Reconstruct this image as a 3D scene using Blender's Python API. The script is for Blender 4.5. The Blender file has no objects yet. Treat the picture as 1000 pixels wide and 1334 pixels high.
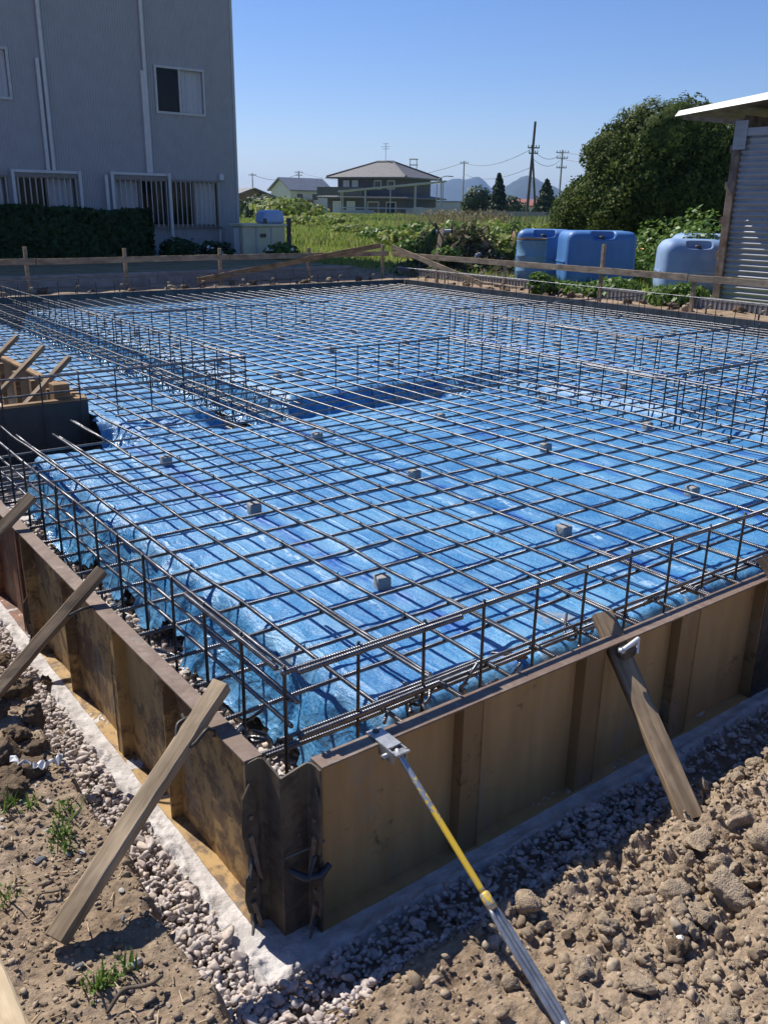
import bpy, bmesh, math, random
import numpy as np
from mathutils import Vector, Matrix

random.seed(7)
rng = np.random.default_rng(7)
SC = bpy.context.scene
COL = SC.collection
PI = math.pi

# ------------------------------------------------------------------ camera
CAM = np.array([-1.0739, -1.8561, 1.9634])
FPX, YAW, PITCH, ROLL = 1138.13, 0.921103, 0.337159, 0.01585
cy, sy, cp, sp = math.cos(YAW), math.sin(YAW), math.cos(PITCH), math.sin(PITCH)
fwd = np.array([cy * cp, sy * cp, -sp]); rt = np.array([sy, -cy, 0.0]); upv = np.cross(rt, fwd)
cr, sr = math.cos(ROLL), math.sin(ROLL)
RX = cr * rt + sr * upv; UX = -sr * rt + cr * upv
cam_d = bpy.data.cameras.new('camera'); cam = bpy.data.objects.new('camera', cam_d); COL.objects.link(cam)
cam_d.sensor_fit = 'VERTICAL'; cam_d.sensor_height = 36.0; cam_d.sensor_width = 27.0
cam_d.lens = FPX / 1334 * 36.0; cam_d.clip_start = 0.05; cam_d.clip_end = 20000
M = Matrix(((RX[0], UX[0], -fwd[0], CAM[0]), (RX[1], UX[1], -fwd[1], CAM[1]), (RX[2], UX[2], -fwd[2], CAM[2]), (0, 0, 0, 1)))
cam.matrix_world = M
SC.camera = cam

# ------------------------------------------------------------------ light
LD = Vector((0.150, -0.86, -1.0)).normalized()          # the way sunlight travels
SUN_EL = math.asin(-LD.z); SUN_AZ = math.atan2(-LD.y, -LD.x)
world = bpy.data.worlds.new('World'); SC.world = world; world.use_nodes = True
wn = world.node_tree
for n in list(wn.nodes): wn.nodes.remove(n)
sky = wn.nodes.new('ShaderNodeTexSky'); sky.sky_type = 'NISHITA'; sky.sun_disc = False
sky.sun_elevation = SUN_EL; sky.sun_rotation = PI / 2 - SUN_AZ
sky.altitude = 0; sky.air_density = 1.0; sky.dust_density = 0.1; sky.ozone_density = 2.2
bg = wn.nodes.new('ShaderNodeBackground'); bg.inputs['Strength'].default_value = 0.077
wo = wn.nodes.new('ShaderNodeOutputWorld')
hs_ = wn.nodes.new('ShaderNodeHueSaturation'); hs_.inputs['Saturation'].default_value = 1.18
tn = wn.nodes.new('ShaderNodeMix'); tn.data_type = 'RGBA'; tn.blend_type = 'MULTIPLY'; tn.inputs[0].default_value = 1.0; tn.inputs[7].default_value = (0.75, 0.77, 1.0, 1)
wn.links.new(sky.outputs[0], hs_.inputs['Color']); wn.links.new(hs_.outputs[0], tn.inputs[6]); wn.links.new(tn.outputs[2], bg.inputs[0]); wn.links.new(bg.outputs[0], wo.inputs[0])
sd = bpy.data.lights.new('sun', 'SUN'); sd.energy = 4.3; sd.angle = math.radians(0.53); sd.color = (1.0, 0.945, 0.86)
sun = bpy.data.objects.new('sun', sd); COL.objects.link(sun)
sun.rotation_euler = LD.to_track_quat('-Z', 'Y').to_euler(); sun.location = (0, 0, 40)
SC.view_settings.view_transform = 'Standard'; SC.view_settings.look = 'None'
SC.view_settings.exposure = 0.63; SC.view_settings.gamma = 1.0; SC.view_settings.use_curve_mapping = False
SC.render.engine = 'CYCLES'
SC.cycles.use_denoising = True
SC.cycles.max_bounces = 6; SC.cycles.transparent_max_bounces = 8; SC.cycles.diffuse_bounces = 3; SC.cycles.glossy_bounces = 3
SC.cycles.volume_bounces = 0


def at(px, py, d):
    """world point seen in photograph direction (px, py) at depth d metres"""
    v = fwd + RX * ((px - 500) / FPX) + UX * ((667 - py) / FPX)
    return CAM + v * d


def az_dir(px):
    v = fwd + RX * ((px - 500) / FPX) + UX * ((667 - 268) / FPX)
    v = np.array([v[0], v[1], 0.0]); return v / np.linalg.norm(v)


# ------------------------------------------------------------------ helpers: meshes
def fast_mesh(name, v, f, mat=None, smooth=False):
    """v (n,3), f (m,k) arrays"""
    v = np.asarray(v, np.float32); f = np.asarray(f, np.int32)
    me = bpy.data.meshes.new(name)
    me.vertices.add(len(v)); me.vertices.foreach_set('co', v.ravel())
    m, k = f.shape
    me.loops.add(m * k); me.loops.foreach_set('vertex_index', f.ravel())
    me.polygons.add(m)
    me.polygons.foreach_set('loop_start', np.arange(0, m * k, k, dtype=np.int32))
    me.polygons.foreach_set('loop_total', np.full(m, k, np.int32))
    if smooth: me.polygons.foreach_set('use_smooth', np.ones(m, bool))
    me.update(calc_edges=True); me.validate()
    if mat: me.materials.append(mat)
    return me


class MB:
    def __init__(s): s.v = []; s.f = []
    def add(s, vs, fs):
        o = len(s.v); s.v += [tuple(p) for p in vs]; s.f += [tuple(i + o for i in q) for q in fs]; return s
    def box(s, x0, y0, z0, x1, y1, z1):
        vs = [(x, y, z) for z in (z0, z1) for y in (y0, y1) for x in (x0, x1)]
        return s.add(vs, [(0, 2, 3, 1), (4, 5, 7, 6), (0, 1, 5, 4), (2, 6, 7, 3), (0, 4, 6, 2), (1, 3, 7, 5)])
    def obox(s, c, ax, ay, az):
        c, ax, ay, az = (np.array(q, float) for q in (c, ax, ay, az))
        vs = [c + i * ax + j * ay + k * az for k in (-1, 1) for j in (-1, 1) for i in (-1, 1)]
        return s.add(vs, [(0, 2, 3, 1), (4, 5, 7, 6), (0, 1, 5, 4), (2, 6, 7, 3), (0, 4, 6, 2), (1, 3, 7, 5)])
    def bar(s, a, b, w, h, up=(0, 0, 1)):
        a, b = np.array(a, float), np.array(b, float); d = b - a; L = np.linalg.norm(d); d /= L
        u = np.array(up, float)
        if abs(d @ u) > .98: u = np.array([1., 0, 0])
        sx = np.cross(d, u); sx /= np.linalg.norm(sx); uz = np.cross(sx, d)
        return s.obox((a + b) / 2, d * L / 2, sx * w / 2, uz * h / 2)
    def tube(s, pts, r, n=6, cap=True):
        P = np.array(pts, float); m = len(P); o = len(s.v)
        T = np.gradient(P, axis=0); T /= np.linalg.norm(T, axis=1)[:, None] + 1e-12
        ref = np.array([0, 0, 1.]) if abs(T[0][2]) < .9 else np.array([1., 0, 0])
        rr = np.full(m, r) if np.isscalar(r) else np.array(r)
        prev = None
        for i in range(m):
            a = np.cross(T[i], ref) if prev is None else prev - T[i] * (prev @ T[i])
            a /= np.linalg.norm(a) + 1e-12; prev = a; b = np.cross(T[i], a)
            for k in range(n):
                t = 2 * PI * k / n; s.v.append(tuple(P[i] + rr[i] * (math.cos(t) * a + math.sin(t) * b)))
        for i in range(m - 1):
            for k in range(n):
                k2 = (k + 1) % n
                s.f.append((o + i * n + k, o + i * n + k2, o + (i + 1) * n + k2, o + (i + 1) * n + k))
        if cap:
            s.f.append(tuple(o + k for k in range(n))[::-1]); s.f.append(tuple(o + (m - 1) * n + k for k in range(n)))
        return s
    def cyl(s, c, r0, r1, z0, z1, n=16):
        return s.lathe(c, [(r0, z0), (r1, z1)], n)
    def lathe(s, c, prof, n=20):
        o = len(s.v)
        for (r, z) in prof:
            for k in range(n):
                t = 2 * PI * k / n; s.v.append((c[0] + r * math.cos(t), c[1] + r * math.sin(t), c[2] + z))
        for i in range(len(prof) - 1):
            for k in range(n):
                k2 = (k + 1) % n; s.f.append((o + i * n + k, o + i * n + k2, o + (i + 1) * n + k2, o + (i + 1) * n + k))
        s.f.append(tuple(o + k for k in range(n))[::-1]); m = len(prof) - 1
        s.f.append(tuple(o + m * n + k for k in range(n))); return s
    def prism(s, poly, off):
        n = len(poly); P = [np.array(p, float) for p in poly]; off = np.array(off, float)
        return s.add(P + [p + off for p in P], [tuple(range(n))[::-1], tuple(range(n, 2 * n))] + [(i, (i + 1) % n, n + (i + 1) % n, n + i) for i in range(n)])
    def build(s, name, mat, parent=None, smooth=False, origin=None):
        o = np.array(parent.location if parent is not None else (origin if origin is not None else (0, 0, 0)))
        if parent is not None:
            p = parent.parent
            while p is not None: o = o + np.array(p.location); p = p.parent
        me = bpy.data.meshes.new(name)
        me.from_pydata([tuple(np.array(p) - o) for p in s.v], [], s.f); me.update()
        if smooth: me.polygons.foreach_set('use_smooth', [True] * len(me.polygons))
        me.materials.append(mat)
        ob = bpy.data.objects.new(name, me); COL.objects.link(ob)
        if parent is not None: ob.parent = parent
        elif origin is not None: ob.location = origin
        return ob


def bevel(o, w, seg=2):
    m = o.modifiers.new('edge', 'BEVEL'); m.width = w; m.segments = seg; m.limit_method = 'ANGLE'; m.angle_limit = math.radians(40)
    return o


def thing(name, label, cat, loc=(0, 0, 0), group=None):
    o = bpy.data.objects.new(name, None); COL.objects.link(o); o.location = loc; o.empty_display_size = .1
    o['label'] = label; o['category'] = cat
    if group: o['group'] = group
    return o


def tag(o, label, cat, group=None):
    o['label'] = label; o['category'] = cat
    if group: o['group'] = group
    return o


def link(name, me, parent=None, loc=(0, 0, 0), rot=None, scale=None):
    o = bpy.data.objects.new(name, me); COL.objects.link(o); o.location = loc
    if rot is not None: o.rotation_euler = rot
    if scale is not None: o.scale = scale
    if parent is not None: o.parent = parent
    return o


def copy_tree(o, parent=None):
    c = o.copy(); COL.objects.link(c)
    if parent is not None: c.parent = parent
    for ch in list(o.children): copy_tree(ch, c)
    return c


# ------------------------------------------------------------------ helpers: noise
def _h(i, j, s):
    n = (i.astype(np.int64) * 374761393 + j.astype(np.int64) * 668265263 + s * 974711) & 0x7fffffff
    n = ((n ^ (n >> 13)) * 1274126177) & 0x7fffffff
    return ((n ^ (n >> 16)) & 0xffff) / 65535.0


def vnoise(x, y, s=0):
    x = np.asarray(x, float); y = np.asarray(y, float)
    i = np.floor(x); j = np.floor(y); u = x - i; v = y - j
    u = u * u * (3 - 2 * u); v = v * v * (3 - 2 * v)
    return (_h(i, j, s) * (1 - u) + _h(i + 1, j, s) * u) * (1 - v) + (_h(i, j + 1, s) * (1 - u) + _h(i + 1, j + 1, s) * u) * v


def fbm(x, y, s=0, o=4):
    r = 0; a = .5; f = 1.
    for k in range(o): r = r + a * (vnoise(x * f, y * f, s + k * 17) - .5); a *= .5; f *= 2.03
    return r


def sstep(a, b, x):
    t = np.clip((np.asarray(x, float) - a) / (b - a), 0, 1); return t * t * (3 - 2 * t)


def grid_mesh(name, xs, ys, zf, mat, keep=None, smooth=True):
    X, Y = np.meshgrid(xs, ys); Z = zf(X, Y)
    v = np.stack([X, Y, Z], -1).reshape(-1, 3); nx, ny = len(xs), len(ys)
    a = (np.arange(ny - 1)[:, None] * nx + np.arange(nx - 1)[None, :])
    f = np.stack([a, a + 1, a + nx + 1, a + nx], -1).reshape(-1, 4)
    if keep is not None:
        k = keep(X, Y).reshape(-1); f = f[k[f].all(1)]
        used = np.unique(f); mp = np.full(len(v), -1); mp[used] = np.arange(len(used)); v = v[used]; f = mp[f]
    return fast_mesh(name, v, f, mat, smooth)


# ------------------------------------------------------------------ materials
def newmat(name):
    m = bpy.data.materials.new(name); m.use_nodes = True
    nt = m.node_tree; b = nt.nodes['Principled BSDF']; return m, nt, b


def N(nt, t, **kw):
    n = nt.nodes.new(t)
    for k, v in kw.items():
        if k in n.inputs.keys(): n.inputs[k].default_value = v
        else: setattr(n, k, v)
    return n


def ramp(nt, fac, stops):
    r = nt.nodes.new('ShaderNodeValToRGB'); e = r.color_ramp.elements
    while len(e) < len(stops): e.new(0.5)
    for q, (p, c) in zip(e, stops): q.position = p; q.color = (*c, 1) if len(c) == 3 else c
    nt.links.new(fac, r.inputs[0]); return r.outputs[0]


def coords(nt, rand=False, kind='Object', scale=None):
    tc = nt.nodes.new('ShaderNodeTexCoord'); out = tc.outputs[kind]
    if rand:
        oi = nt.nodes.new('ShaderNodeObjectInfo'); mul = N(nt, 'ShaderNodeVectorMath', operation='SCALE'); mul.inputs[0].default_value = (37, 53, 71)
        nt.links.new(oi.outputs['Random'], mul.inputs['Scale'])
        ad = N(nt, 'ShaderNodeVectorMath', operation='ADD'); nt.links.new(out, ad.inputs[0]); nt.links.new(mul.outputs[0], ad.inputs[1]); out = ad.outputs[0]
    if scale is not None:
        mp = nt.nodes.new('ShaderNodeMapping'); mp.inputs['Scale'].default_value = scale; nt.links.new(out, mp.inputs[0]); out = mp.outputs[0]
    return out


def noise(nt, vec, scale, detail=4, rough=.55, dist=0.0):
    n = N(nt, 'ShaderNodeTexNoise', Scale=scale, Detail=detail, Roughness=rough, Distortion=dist); nt.links.new(vec, n.inputs['Vector']); return n.outputs['Fac']


def bump(nt, b, h, strength=.3, dist=.01):
    bp = N(nt, 'ShaderNodeBump', Strength=strength, Distance=dist); nt.links.new(h, bp.inputs['Height'])
    nt.links.new(bp.outputs[0], b.inputs['Normal']); return bp


def mix(nt, a, b, fac, mode='MIX'):
    m = nt.nodes.new('ShaderNodeMix'); m.data_type = 'RGBA'; m.blend_type = mode
    for s, q in ((6, a), (7, b), (0, fac)):
        if hasattr(q, 'is_linked') or hasattr(q, 'links'): nt.links.new(q, m.inputs[s])
        elif isinstance(q, (int, float)): m.inputs[s].default_value = q
        else: m.inputs[s].default_value = (*q, 1)
    return m.outputs[2]


def math_n(nt, op, a, b=None, c=None):
    m = N(nt, 'ShaderNodeMath', operation=op)
    for i, q in enumerate((a, b, c)):
        if q is None: continue
        if isinstance(q, (int, float)): m.inputs[i].default_value = q
        else: nt.links.new(q, m.inputs[i])
    return m.outputs[0]


def simple(name, c1, c2=None, scale=8, rough=.7, metal=0., bs=0., bscale=None, bdist=.004, rand=True, stretch=None, spec=None, detail=5, lo=.35, hi=.65):
    m, nt, b = newmat(name); b.inputs['Roughness'].default_value = rough; b.inputs['Metallic'].default_value = metal
    if spec is not None: b.inputs['Specular IOR Level'].default_value = spec
    vec = coords(nt, rand, 'Object', stretch)
    if c2 is None: b.inputs['Base Color'].default_value = (*c1, 1)
    else: nt.links.new(ramp(nt, noise(nt, vec, scale, detail), [(lo, c1), (hi, c2)]), b.inputs['Base Color'])
    if bs: bump(nt, b, noise(nt, vec, bscale or scale * 4, 5), bs, bdist)
    return m


def island_mat(name, cols, rough=.55, transl=.3, bs=0, spec=.3):
    """leaves, stones: each loose island of the mesh its own tone"""
    m, nt, b = newmat(name); b.inputs['Roughness'].default_value = rough; b.inputs['Specular IOR Level'].default_value = spec
    g = nt.nodes.new('ShaderNodeNewGeometry')
    col = ramp(nt, g.outputs['Random Per Island'], [(i / (len(cols) - 1), c) for i, c in enumerate(cols)])
    if bs:
        vec = coords(nt, False); nz = noise(nt, vec, 60, 5)
        col = mix(nt, col, ramp(nt, nz, [(.3, (.6, .6, .6)), (.7, (1.15, 1.15, 1.15))]), 1.0, 'MULTIPLY'); bump(nt, b, nz, bs, .004)
    nt.links.new(col, b.inputs['Base Color'])
    if transl:
        t = nt.nodes.new('ShaderNodeBsdfTranslucent'); nt.links.new(col, t.inputs[0])
        mx = nt.nodes.new('ShaderNodeMixShader'); mx.inputs[0].default_value = transl
        out = nt.nodes['Material Output']; nt.links.new(b.outputs[0], mx.inputs[1]); nt.links.new(t.outputs[0], mx.inputs[2]); nt.links.new(mx.outputs[0], out.inputs[0])
    return m


def wood_mat(name, c1, c2, rough=.75):
    m, nt, b = newmat(name); b.inputs['Roughness'].default_value = rough; b.inputs['Specular IOR Level'].default_value = .2
    vec = coords(nt, True, 'Object', (2.2, 38, 38))
    g = noise(nt, vec, 1.6, 6, .65, .6)
    big = noise(nt, coords(nt, True, 'Object', (3, 7, 7)), 1.5, 3)
    col = ramp(nt, g, [(.3, c1), (.68, c2)])
    col = mix(nt, col, ramp(nt, big, [(.35, (.62, .6, .58)), (.65, (1.12, 1.1, 1.08))]), 1.0, 'MULTIPLY')
    v = N(nt, 'ShaderNodeTexVoronoi', Scale=5.0); nt.links.new(coords(nt, True, 'Object', (1, 3, 3)), v.inputs['Vector'])
    kn = ramp(nt, v.outputs['Distance'], [(.035, (.35, .3, .25)), (.07, (1, 1, 1))])
    col = mix(nt, col, kn, 1.0, 'MULTIPLY')
    nt.links.new(col, b.inputs['Base Color']); bump(nt, b, g, .45, .003)
    return m


MAT = {}
MAT['wood_grey'] = wood_mat('weathered_wood', (.15, .105, .065), (.36, .27, .175))
MAT['wood_tan2'] = wood_mat('sunbleached_wood', (.24, .175, .11), (.44, .345, .23))
MAT['wood_tan'] = wood_mat('tan_wood', (.22, .135, .07), (.42, .28, .155))
MAT['wood_new'] = wood_mat('fresh_pine', (.62, .45, .26), (.82, .68, .46))
MAT['rail_wood'] = wood_mat('rail_wood', (.26, .19, .125), (.46, .36, .25))
MAT['bark'] = simple('bark', (.06, .045, .03), (.13, .1, .07), 14, .9, bs=.6)

# rebar: dark mill scale, grey-brown, slightly shiny
m, nt, b = newmat('rebar_steel'); vec = coords(nt, True)
c = ramp(nt, noise(nt, vec, 22, 5), [(.33, (.10, .10, .11)), (.55, (.165, .165, .175)), (.68, (.21, .20, .19)), (.80, (.19, .12, .075))])
nt.links.new(c, b.inputs['Base Color']); b.inputs['Metallic'].default_value = .85; b.inputs['Roughness'].default_value = .36; b.inputs['Specular IOR Level'].default_value = .5
w = N(nt, 'ShaderNodeTexWave', wave_type='BANDS', bands_direction='X', Scale=36.0, Distortion=0.6)
nt.links.new(coords(nt, False), w.inputs['Vector']); bump(nt, b, w.outputs['Fac'], .35, .002); MAT['rebar'] = m
MAT['stirrup'] = simple('stirrup_steel', (.035, .037, .042), (.075, .072, .072), 25, .5, .5)
MAT['tie'] = simple('tie_wire_steel', (.04, .038, .036), (.09, .08, .07), 30, .5, .6)

# steel formwork: old ochre paint, scale, rust, dirt
def form_mat(name, paint1, paint2, rust1, rust2, cov=.5):
    m, nt, b = newmat(name); vec = coords(nt, False)
    big = noise(nt, vec, 3.2, 6, .62, .2)
    streak = noise(nt, coords(nt, False, 'Object', (7, 7, 1.1)), 2.2, 5, .6)
    paint = ramp(nt, streak, [(.3, paint1), (.7, paint2)])
    rust = ramp(nt, noise(nt, vec, 26, 5), [(.3, rust1), (.7, rust2)])
    fine = noise(nt, vec, 17, 6, .7, .5)
    k = math_n(nt, 'ADD', math_n(nt, 'MULTIPLY', big, .5), math_n(nt, 'MULTIPLY', fine, .5))
    f = ramp(nt, k, [(cov - .05, (0, 0, 0)), (cov + .03, (.9, .9, .9))])
    col = mix(nt, paint, rust, f)
    cement = ramp(nt, noise(nt, coords(nt, False, 'Object', (1, 1, .55)), 6, 8, .78), [(.555, (0, 0, 0)), (.60, (.28, .28, .28)), (.78, (.55, .55, .55))])
    scr_ = ramp(nt, noise(nt, coords(nt, False, 'Object', (3, 3, 30)), 2.0, 4, .7, .5), [(.66, (0, 0, 0)), (.71, (.6, .6, .6))])
    col = mix(nt, col, rust, scr_)
    col = mix(nt, col, (.27, .25, .22), cement)
    nt.links.new(col, b.inputs['Base Color']); b.inputs['Roughness'].default_value = .62; b.inputs['Specular IOR Level'].default_value = .35
    bump(nt, b, k, .25, .003); return m


MAT['form_ochre'] = form_mat('ochre_form_paint', (.32, .20, .075), (.44, .28, .11), (.07, .04, .024), (.14, .085, .05), .52)
MAT['form_ochre_smooth'] = form_mat('smooth_ochre_form_paint', (.37, .225, .092), (.48, .30, .13), (.10, .062, .034), (.15, .09, .048), .64)
MAT['form_rib'] = form_mat('brown_form_rib', (.24, .145, .06), (.31, .19, .082), (.08, .052, .03), (.12, .078, .042), .60)
MAT['form_edge'] = form_mat('worn_form_edge', (.20, .145, .105), (.30, .22, .17), (.13, .085, .062), (.21, .15, .115), .45)
MAT['form_dark'] = form_mat('dark_form_steel', (.085, .07, .05), (.13, .105, .075), (.04, .033, .026), (.075, .06, .045), .5)
MAT['form_red'] = form_mat('red_rust_steel', (.17, .065, .035), (.24, .1, .055), (.08, .04, .026), (.13, .07, .04), .5)
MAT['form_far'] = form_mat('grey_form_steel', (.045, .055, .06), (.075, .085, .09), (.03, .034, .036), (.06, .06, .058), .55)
MAT['ply_black'] = simple('black_coated_plywood', (.022, .027, .032), (.04, .046, .052), 6, .45, bs=.1)
MAT['steel'] = simple('galvanised_steel', (.30, .31, .32), (.50, .51, .52), 22, .45, .75, bs=.2, detail=7)
MAT['steel_dark'] = simple('dark_steel', (.06, .06, .06), (.13, .12, .11), 18, .5, .6, bs=.2)
m, nt, b = newmat('yellow_spattered_steel'); vec = coords(nt, False)
sp_ = nt.nodes.new('ShaderNodeSeparateXYZ'); nt.links.new(vec, sp_.inputs[0])
pos_ = math_n(nt, 'ADD', math_n(nt, 'MULTIPLY', sp_.outputs[1], -1.0), math_n(nt, 'MULTIPLY', math_n(nt, 'SUBTRACT', noise(nt, coords(nt, False, 'Object', (40, 22, 40)), 2.0, 5, .7), .5), .55))
f1 = ramp(nt, pos_, [(.13, (0, 0, 0)), (.17, (1, 1, 1)), (.37, (1, 1, 1)), (.40, (.3, .3, .3))])
c = mix(nt, (.48, .49, .5), (.72, .47, .04), f1); nt.links.new(c, b.inputs['Base Color'])
mm = math_n(nt, 'MULTIPLY', math_n(nt, 'SUBTRACT', 1.0, f1), .8); nt.links.new(mm, b.inputs['Metallic']); b.inputs['Roughness'].default_value = .42; MAT['yellow_steel'] = m
MAT['concrete_block'] = simple('mortar_block', (.27, .26, .245), (.40, .385, .36), 30, .9, bs=.4)
MAT['blinding'] = simple('blinding_concrete', (.40, .37, .35), (.60, .565, .54), 14, .95, bs=.9, bscale=60, bdist=.008, rand=False)
MAT['heap'] = simple('dark_heap_earth', (.05, .042, .028), (.15, .115, .07), 3, .95, bs=.9, bscale=25, bdist=.03, rand=False)
MAT['white_flake'] = simple('white_flake', (.75, .74, .72), None, rough=.7)

# soil and field
m, nt, b = newmat('soil'); vec = coords(nt, False)
c1 = ramp(nt, noise(nt, vec, 2.2, 6, .6), [(.32, (.24, .180, .125)), (.5, (.345, .265, .188)), (.7, (.44, .35, .255))])
c2 = ramp(nt, noise(nt, vec, 48, 5, .65), [(.3, (.62, .6, .58)), (.7, (1.22, 1.2, 1.18))])
soil = mix(nt, c1, c2, 1.0, 'MULTIPLY')
damp = ramp(nt, noise(nt, vec, 4.5, 5, .6, .4), [(.52, (1, 1, 1)), (.68, (.62, .58, .55))])
soil = mix(nt, soil, damp, 1.0, 'MULTIPLY')
gr = ramp(nt, noise(nt, vec, .35, 7, .65), [(.3, (.10, .15, .028)), (.46, (.17, .22, .045)), (.6, (.25, .26, .07)), (.74, (.38, .31, .15))])
ga = nt.nodes.new('ShaderNodeAttribute'); ga.attribute_name = 'grass'
nt.links.new(mix(nt, soil, gr, ga.outputs['Fac']), b.inputs['Base Color']); b.inputs['Roughness'].default_value = .95; b.inputs['Specular IOR Level'].default_value = .12
nh = math_n(nt, 'ADD', noise(nt, vec, 70, 6, .7), math_n(nt, 'MULTIPLY', noise(nt, vec, 22, 4), 1.4))
bump(nt, b, nh, .8, .012); MAT['soil'] = m
MAT['clod'] = simple('soil_clod', (.28, .212, .147), (.45, .355, .255), 3.2, .95, bs=.6, bscale=9, bdist=.03, spec=.08, detail=7, lo=.3, hi=.7)
MAT['clod_dark'] = simple('moist_soil_clod', (.12, .086, .058), (.21, .155, .105), 3.2, .95, bs=.6, bscale=9, bdist=.03, spec=.08, detail=7, lo=.3, hi=.7)
MAT['crumbs'] = island_mat('soil_crumbs', [(.23, .172, .118), (.30, .228, .158), (.35, .272, .193), (.44, .355, .265)], .95, 0, .5, .1)
MAT['gravel'] = island_mat('crushed_gravel', [(.42, .355, .325), (.54, .47, .435), (.63, .57, .535), (.50, .43, .395), (.60, .50, .42)], .9, 0, .5, .15)
MAT['pebble'] = simple('pebble', (.30, .28, .255), (.50, .46, .41), 12, .8, bs=.3)
MAT['pebble_dark'] = simple('dark_pebble', (.085, .09, .10), (.16, .165, .175), 12, .8, bs=.3)
MAT['straw'] = island_mat('straw', [(.30, .21, .12), (.5, .37, .22), (.6, .47, .3)], .8, .1)
MAT['weed'] = island_mat('weed_leaf', [(.06, .12, .02), (.11, .19, .035), (.16, .24, .05)], .55, .35)
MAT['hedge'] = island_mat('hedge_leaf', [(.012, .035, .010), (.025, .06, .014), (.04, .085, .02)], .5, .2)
MAT['leaf_tree'] = island_mat('evergreen_leaf', [(.034, .056, .014), (.066, .10, .022), (.11, .15, .034), (.15, .175, .045)], .6, .28, 0, .12)
MAT['leaf_conifer'] = island_mat('conifer_leaf', [(.014, .03, .014), (.03, .055, .02), (.045, .07, .03)], .6, .15)
MAT['leaf_far'] = island_mat('far_leaf', [(.03, .055, .02), (.05, .085, .028), (.08, .11, .035)], .6, .2)
MAT['grass'] = island_mat('field_grass', [(.11, .18, .028), (.17, .25, .04), (.23, .30, .055), (.30, .33, .085), (.40, .36, .16)], .6, .45)
MAT['reed'] = island_mat('dry_reed', [(.16, .15, .07), (.26, .215, .12), (.34, .28, .17)], .7, .3)
MAT['litter'] = island_mat('heap_litter', [(.035, .03, .02), (.10, .08, .05), (.19, .15, .09), (.06, .11, .025), (.12, .18, .04), (.28, .22, .14)], .7, .2)
MAT['bigleaf'] = island_mat('broad_leaf', [(.06, .12, .022), (.11, .20, .035), (.19, .28, .06)], .45, .35)
MAT['white_petal'] = simple('white_petal', (.75, .78, .72), None, rough=.6)

# blue polythene: glossy film over gravel, saturated seams, pale worn print
m, nt, b = newmat('blue_polythene'); vec = coords(nt, False)
sx_ = nt.nodes.new('ShaderNodeSeparateXYZ'); nt.links.new(vec, sx_.inputs[0])
wob = math_n(nt, 'MULTIPLY', math_n(nt, 'SUBTRACT', noise(nt, vec, 3.0, 2), .5), .05)
xx = math_n(nt, 'ADD', sx_.outputs[0], wob)
ph = math_n(nt, 'PINGPONG', math_n(nt, 'ADD', xx, -1.035 + 1.12 * 4), .56)
seam = ramp(nt, ph, [(.030, (1, 1, 1)), (.034, (.7, .7, .7)), (.058, (.55, .55, .55)), (.064, (0, 0, 0))])
base = ramp(nt, noise(nt, vec, 2.0, 5, .6), [(.34, (.028, .165, .40)), (.5, (.055, .228, .475)), (.66, (.095, .30, .54))])
fine = ramp(nt, noise(nt, vec, 85, 5, .75), [(.36, (.42, .55, .66)), (.64, (1.6, 1.45, 1.32))])
base = mix(nt, base, fine, .85, 'MULTIPLY')
nz2 = ramp(nt, noise(nt, vec, 5, 3), [(.38, (0, 0, 0)), (.55, (1, 1, 1))])
col = mix(nt, base, (.012, .105, .40), math_n(nt, 'MULTIPLY', seam, nz2))
pr1 = ramp(nt, ph, [(.11, (0, 0, 0)), (.122, (1, 1, 1)), (.155, (1, 1, 1)), (.165, (0, 0, 0))])
dash = ramp(nt, noise(nt, coords(nt, False, 'Object', (17, 7, 1)), 2.4, 4, .75, .8), [(.50, (0, 0, 0)), (.54, (1, 1, 1))])
gap = ramp(nt, noise(nt, coords(nt, False, 'Object', (.9, 1.3, 1)), 1.7, 2), [(.42, (0, 0, 0)), (.5, (1, 1, 1))])
col = mix(nt, col, (.50, .66, .80), math_n(nt, 'MULTIPLY', math_n(nt, 'MULTIPLY', math_n(nt, 'MULTIPLY', pr1, dash), gap), .75))
dirt = ramp(nt, noise(nt, vec, 1.25, 6, .7, .3), [(.665, (0, 0, 0)), (.71, (.85, .85, .85))])
col = mix(nt, col, (.36, .30, .23), dirt)
scr = ramp(nt, noise(nt, coords(nt, False, 'Object', (26, 2.4, 26)), 2.0, 3, .6), [(.69, (0, 0, 0)), (.74, (.4, .4, .4))])
col = mix(nt, col, (.55, .70, .82), scr)
la = nt.nodes.new('ShaderNodeAttribute'); la.attribute_name = 'loose'      # how slack the film hangs
pale = ramp(nt, noise(nt, coords(nt, False, 'Object', (5, 2, 5)), 1.6, 5, .65, .6), [(.45, (0, 0, 0)), (.68, (.7, .7, .7))])
col = mix(nt, col, (.20, .40, .60), pale)
nt.links.new(col, b.inputs['Base Color']); b.inputs['Specular IOR Level'].default_value = .45
nt.links.new(math_n(nt, 'SUBTRACT', .41, math_n(nt, 'MULTIPLY', la.outputs['Fac'], .20)), b.inputs['Roughness'])
cr1 = math_n(nt, 'ABSOLUTE', math_n(nt, 'SUBTRACT', noise(nt, coords(nt, False, 'Object', (1, .7, 1)), 6.5, 2, .5, 1.2), .5))
cr2 = math_n(nt, 'ABSOLUTE', math_n(nt, 'SUBTRACT', noise(nt, coords(nt, False, 'Object', (1.6, .7, 1)), 15, 2, .5, .8), .5))
crs = math_n(nt, 'MULTIPLY', math_n(nt, 'ADD', math_n(nt, 'MULTIPLY', cr1, 9.0), math_n(nt, 'MULTIPLY', cr2, 3.5)), math_n(nt, 'ADD', math_n(nt, 'MULTIPLY', la.outputs['Fac'], .9), .08))
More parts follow.
